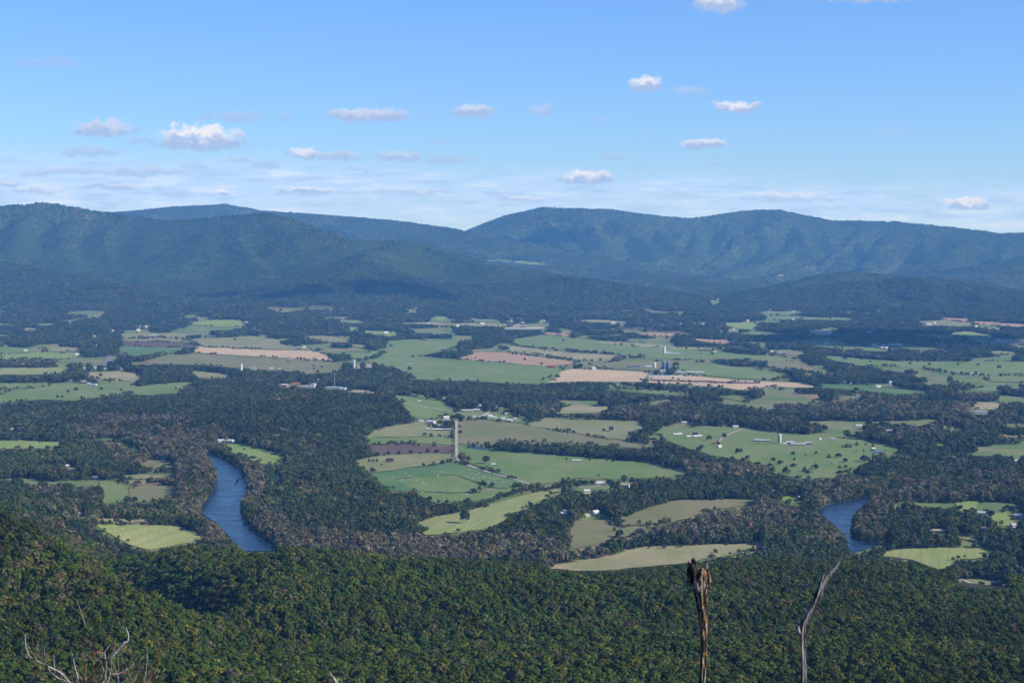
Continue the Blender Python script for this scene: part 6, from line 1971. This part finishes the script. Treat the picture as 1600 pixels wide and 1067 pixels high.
for i in range(46):
    # fine shoots that rise from the lower twigs
    x0 = 100 + rt.random() * 125; y0 = 1072
    ang_ = rt.normal() * 0.30 + (x0 - 160) / 260.0
    L = 22 + rt.random() * 46
    if i % 3 == 0:
        src = BR_[rt.integers(0, len(BR_))][0]; x0, y0 = src[len(src) // 2]; L *= 0.42; ang_ = rt.normal() * 0.7
    q = [(x0, y0)]
    for k in range(1, 5):
        ang_ += rt.normal() * 0.12
        q.append((q[-1][0] + math.sin(ang_) * L / 4, q[-1][1] - math.cos(ang_) * L / 4))
    dz = rt.random() * 0.6
    V_, F_ = rough_tube([pt(a_, b_, BD + dz) for a_, b_ in q], [r * PB for r in (0.55, 0.46, 0.38, 0.3, 0.18)], 6, 0.2, 90 + i, 1, 2)
    mesh_obj('twig', local(V_, foot), F_, (m_redtwig, m_twig, m_white)[i % 3], e, smooth=True)
m_rleaf = plain('red_leaf_mat', (0.42, 0.03, 0.02), 0.6, 0.2, 8)
m_oleaf = plain('rust_leaf_mat', (0.33, 0.10, 0.05), 0.6, 0.2, 8)
for (a, b, sz, mt) in ((195, 1050, 3.4, m_rleaf), (192, 1059, 3.6, m_rleaf), (199, 1060, 3.2, m_rleaf), (194, 1064, 2.6, m_oleaf), (142, 1015, 3.2, m_oleaf), (145, 1022, 3.0, m_oleaf), (143, 1030, 2.4, m_oleaf), (108, 1050, 3.2, m_oleaf), (113, 1054, 3.0, m_oleaf), (102, 1052, 2.2, m_oleaf),
                        (180, 1008, 1.8, m_rleaf), (210, 1062, 2.0, m_redtwig), (245, 1057, 1.6, m_white)):
    c = pt(a, b, BD + 0.1)
    rs = np.random.default_rng(int(a * 7 + b))
    u = rs.normal(size=3); u /= np.linalg.norm(u); v = np.cross(u, rs.normal(size=3)); v /= np.linalg.norm(v); w3 = np.cross(u, v)
    s = sz * PB
    vs = [c - u * s, c - u * s * 0.3 + v * s * 0.5 + w3 * s * .1, c + u * s * 0.4 + v * s * 0.42, c + u * s, c + u * s * 0.4 - v * s * 0.42, c - u * s * 0.3 - v * s * 0.5 + w3 * s * .1, c + w3 * s * 0.05]
    vs = vs + [p + w3 * s * 0.04 for p in vs]
    fs = [(0, 1, 6), (1, 2, 6), (2, 3, 6), (3, 4, 6), (4, 5, 6), (5, 0, 6)]
    fs = fs + [tuple(i + 7 for i in f[::-1]) for f in fs] + [(i, i + 7, (i + 1) % 6 + 7, (i + 1) % 6) for i in range(6)]
    mesh_obj('leaf', local(vs, foot), fs, mt, e)

# the white tip of another dead tree further down the slope
TD = 30.0
PT = TD / F
pth = [pt(525, 1067, TD), pt(523, 1062, TD), pt(520, 1058, TD), pt(517, 1054, TD), pt(516, 1049, TD)]
foot = np.array([pth[0][0] + 0.3, TD, gz(pth[0][0], TD)])
e = empty('dead_treetop', tuple(foot)); tag(e, 'tip of a bleached white dead branch at the bottom edge, left of centre', 'dead tree')
V_, F_ = rough_tube([foot - np.array([0, 0, .4]), foot * 0.4 + pth[0] * 0.6 + np.array([0.1, 0, 0])] + pth, [0.10, 0.06, 2.4 * PT, 2.2 * PT, 1.6 * PT, 1.1 * PT, 0.4 * PT], 10, 0.25, 9, 1, 4)
mesh_obj('trunk', local(V_, foot), F_, m_white, e)
V_, F_ = rough_tube([pt(524, 1066, TD), pt(527, 1063, TD), pt(528, 1060.5, TD)], [1.6 * PT, 1.5 * PT, 0.9 * PT], 8, 0.3, 10, 1, 3)
mesh_obj('branch', local(V_, foot), F_, m_white, e)


# ------------------------------------------------------------------ clouds high over the valley (they throw the dark patches on the far woods)
m_cloud = plain('cloud_mat', (0.85, 0.85, 0.86), 1.0, 0.03, 0.002)


def cloud(px, py, w_, d_, label, H0=2600.0, seed=0):
    """stands between the sun and the ground patch at (px, py)"""
    g = at(px, py)
    k = (H0 - g[2]) / sdir[2]
    c = np.array([g[0] + sdir[0] * k, g[1] + sdir[1] * k, H0])
    rs = np.random.default_rng(seed)
    bm = bmesh.new()
    for i in range(16):
        a, q = rs.random() * 6.28, rs.random() ** 0.5 * 0.75
        rr = (0.30 - 0.16 * q) * min(w_, d_) * (0.7 + 0.6 * rs.random())
        M = Matrix.Translation((q * math.cos(a) * w_ / 2, q * math.sin(a) * d_ / 2, rr * 0.35)) @ Matrix.Diagonal((rr * 1.35, rr * 1.2, rr * 0.62, 1))
        bmesh.ops.create_icosphere(bm, subdivisions=3, radius=1.0, matrix=M)
    for v in bm.verts:
        n_ = float(fbm(np.array([v.co.x / 70 + seed * 9]), np.array([v.co.y / 70 + v.co.z / 50]), 77, 3)[0] - 0.5)
        v.co += v.co.normalized() * n_ * 60
        if v.co.z < -20: v.co.z = -20 + (v.co.z + 20) * 0.15
    me_ = bpy.data.meshes.new('cloud'); bm.to_mesh(me_); bm.free(); me_.materials.append(m_cloud)
    me_.polygons.foreach_set('use_smooth', [True] * len(me_.polygons))
    o = bpy.data.objects.new('cloud', me_); COL.objects.link(o); o.location = c
    tag(o, label, 'cloud')


cloud(1430, 531, 900, 900, 'white cloud overhead whose shadow darkens the far hamlet at the right', 2600, 1)
cloud(655, 459, 900, 520, 'white cloud overhead whose shadow lies widest on the left mountain foot', 2600, 2)
cloud(462, 460, 560, 280, 'white cloud overhead throwing the thin left streak of shadow on the mountain foot', 2600, 3)
cloud(345, 466, 440, 260, 'small white cloud overhead shading the leftmost spot of the mountain foot', 2600, 4)
cloud(850, 376, 900, 600, 'white cloud overhead shading the left flank of the far right ridge', 4200, 5)


# ------------------------------------------------------------------ air
hm = bpy.data.materials.new('haze_mat'); hm.use_nodes = True
N = NB(hm.node_tree)
N.n.remove(N.n['Principled BSDF'])
pv = N.node('ShaderNodeVolumePrincipled')
pv.inputs['Color'].default_value = (0.16, 0.45, 1.0, 1)
pv.inputs['Absorption Color'].default_value = (1, 1, 1, 1)
pv.inputs['Density'].default_value = HAZE
pv.inputs['Anisotropy'].default_value = 0.0
N.l.new(pv.outputs[0], N.n['Material Output'].inputs['Volume'])
zlo = float(ZZ.min()) - 1.5
zhi = max(float(ZZ.max()), CAMZ) + 45
hz = box('haze', -56000 * 3.0, 56000 * 3.0, -3300, 71000, zlo, zhi, hm)
tag(hz, kind='stuff')
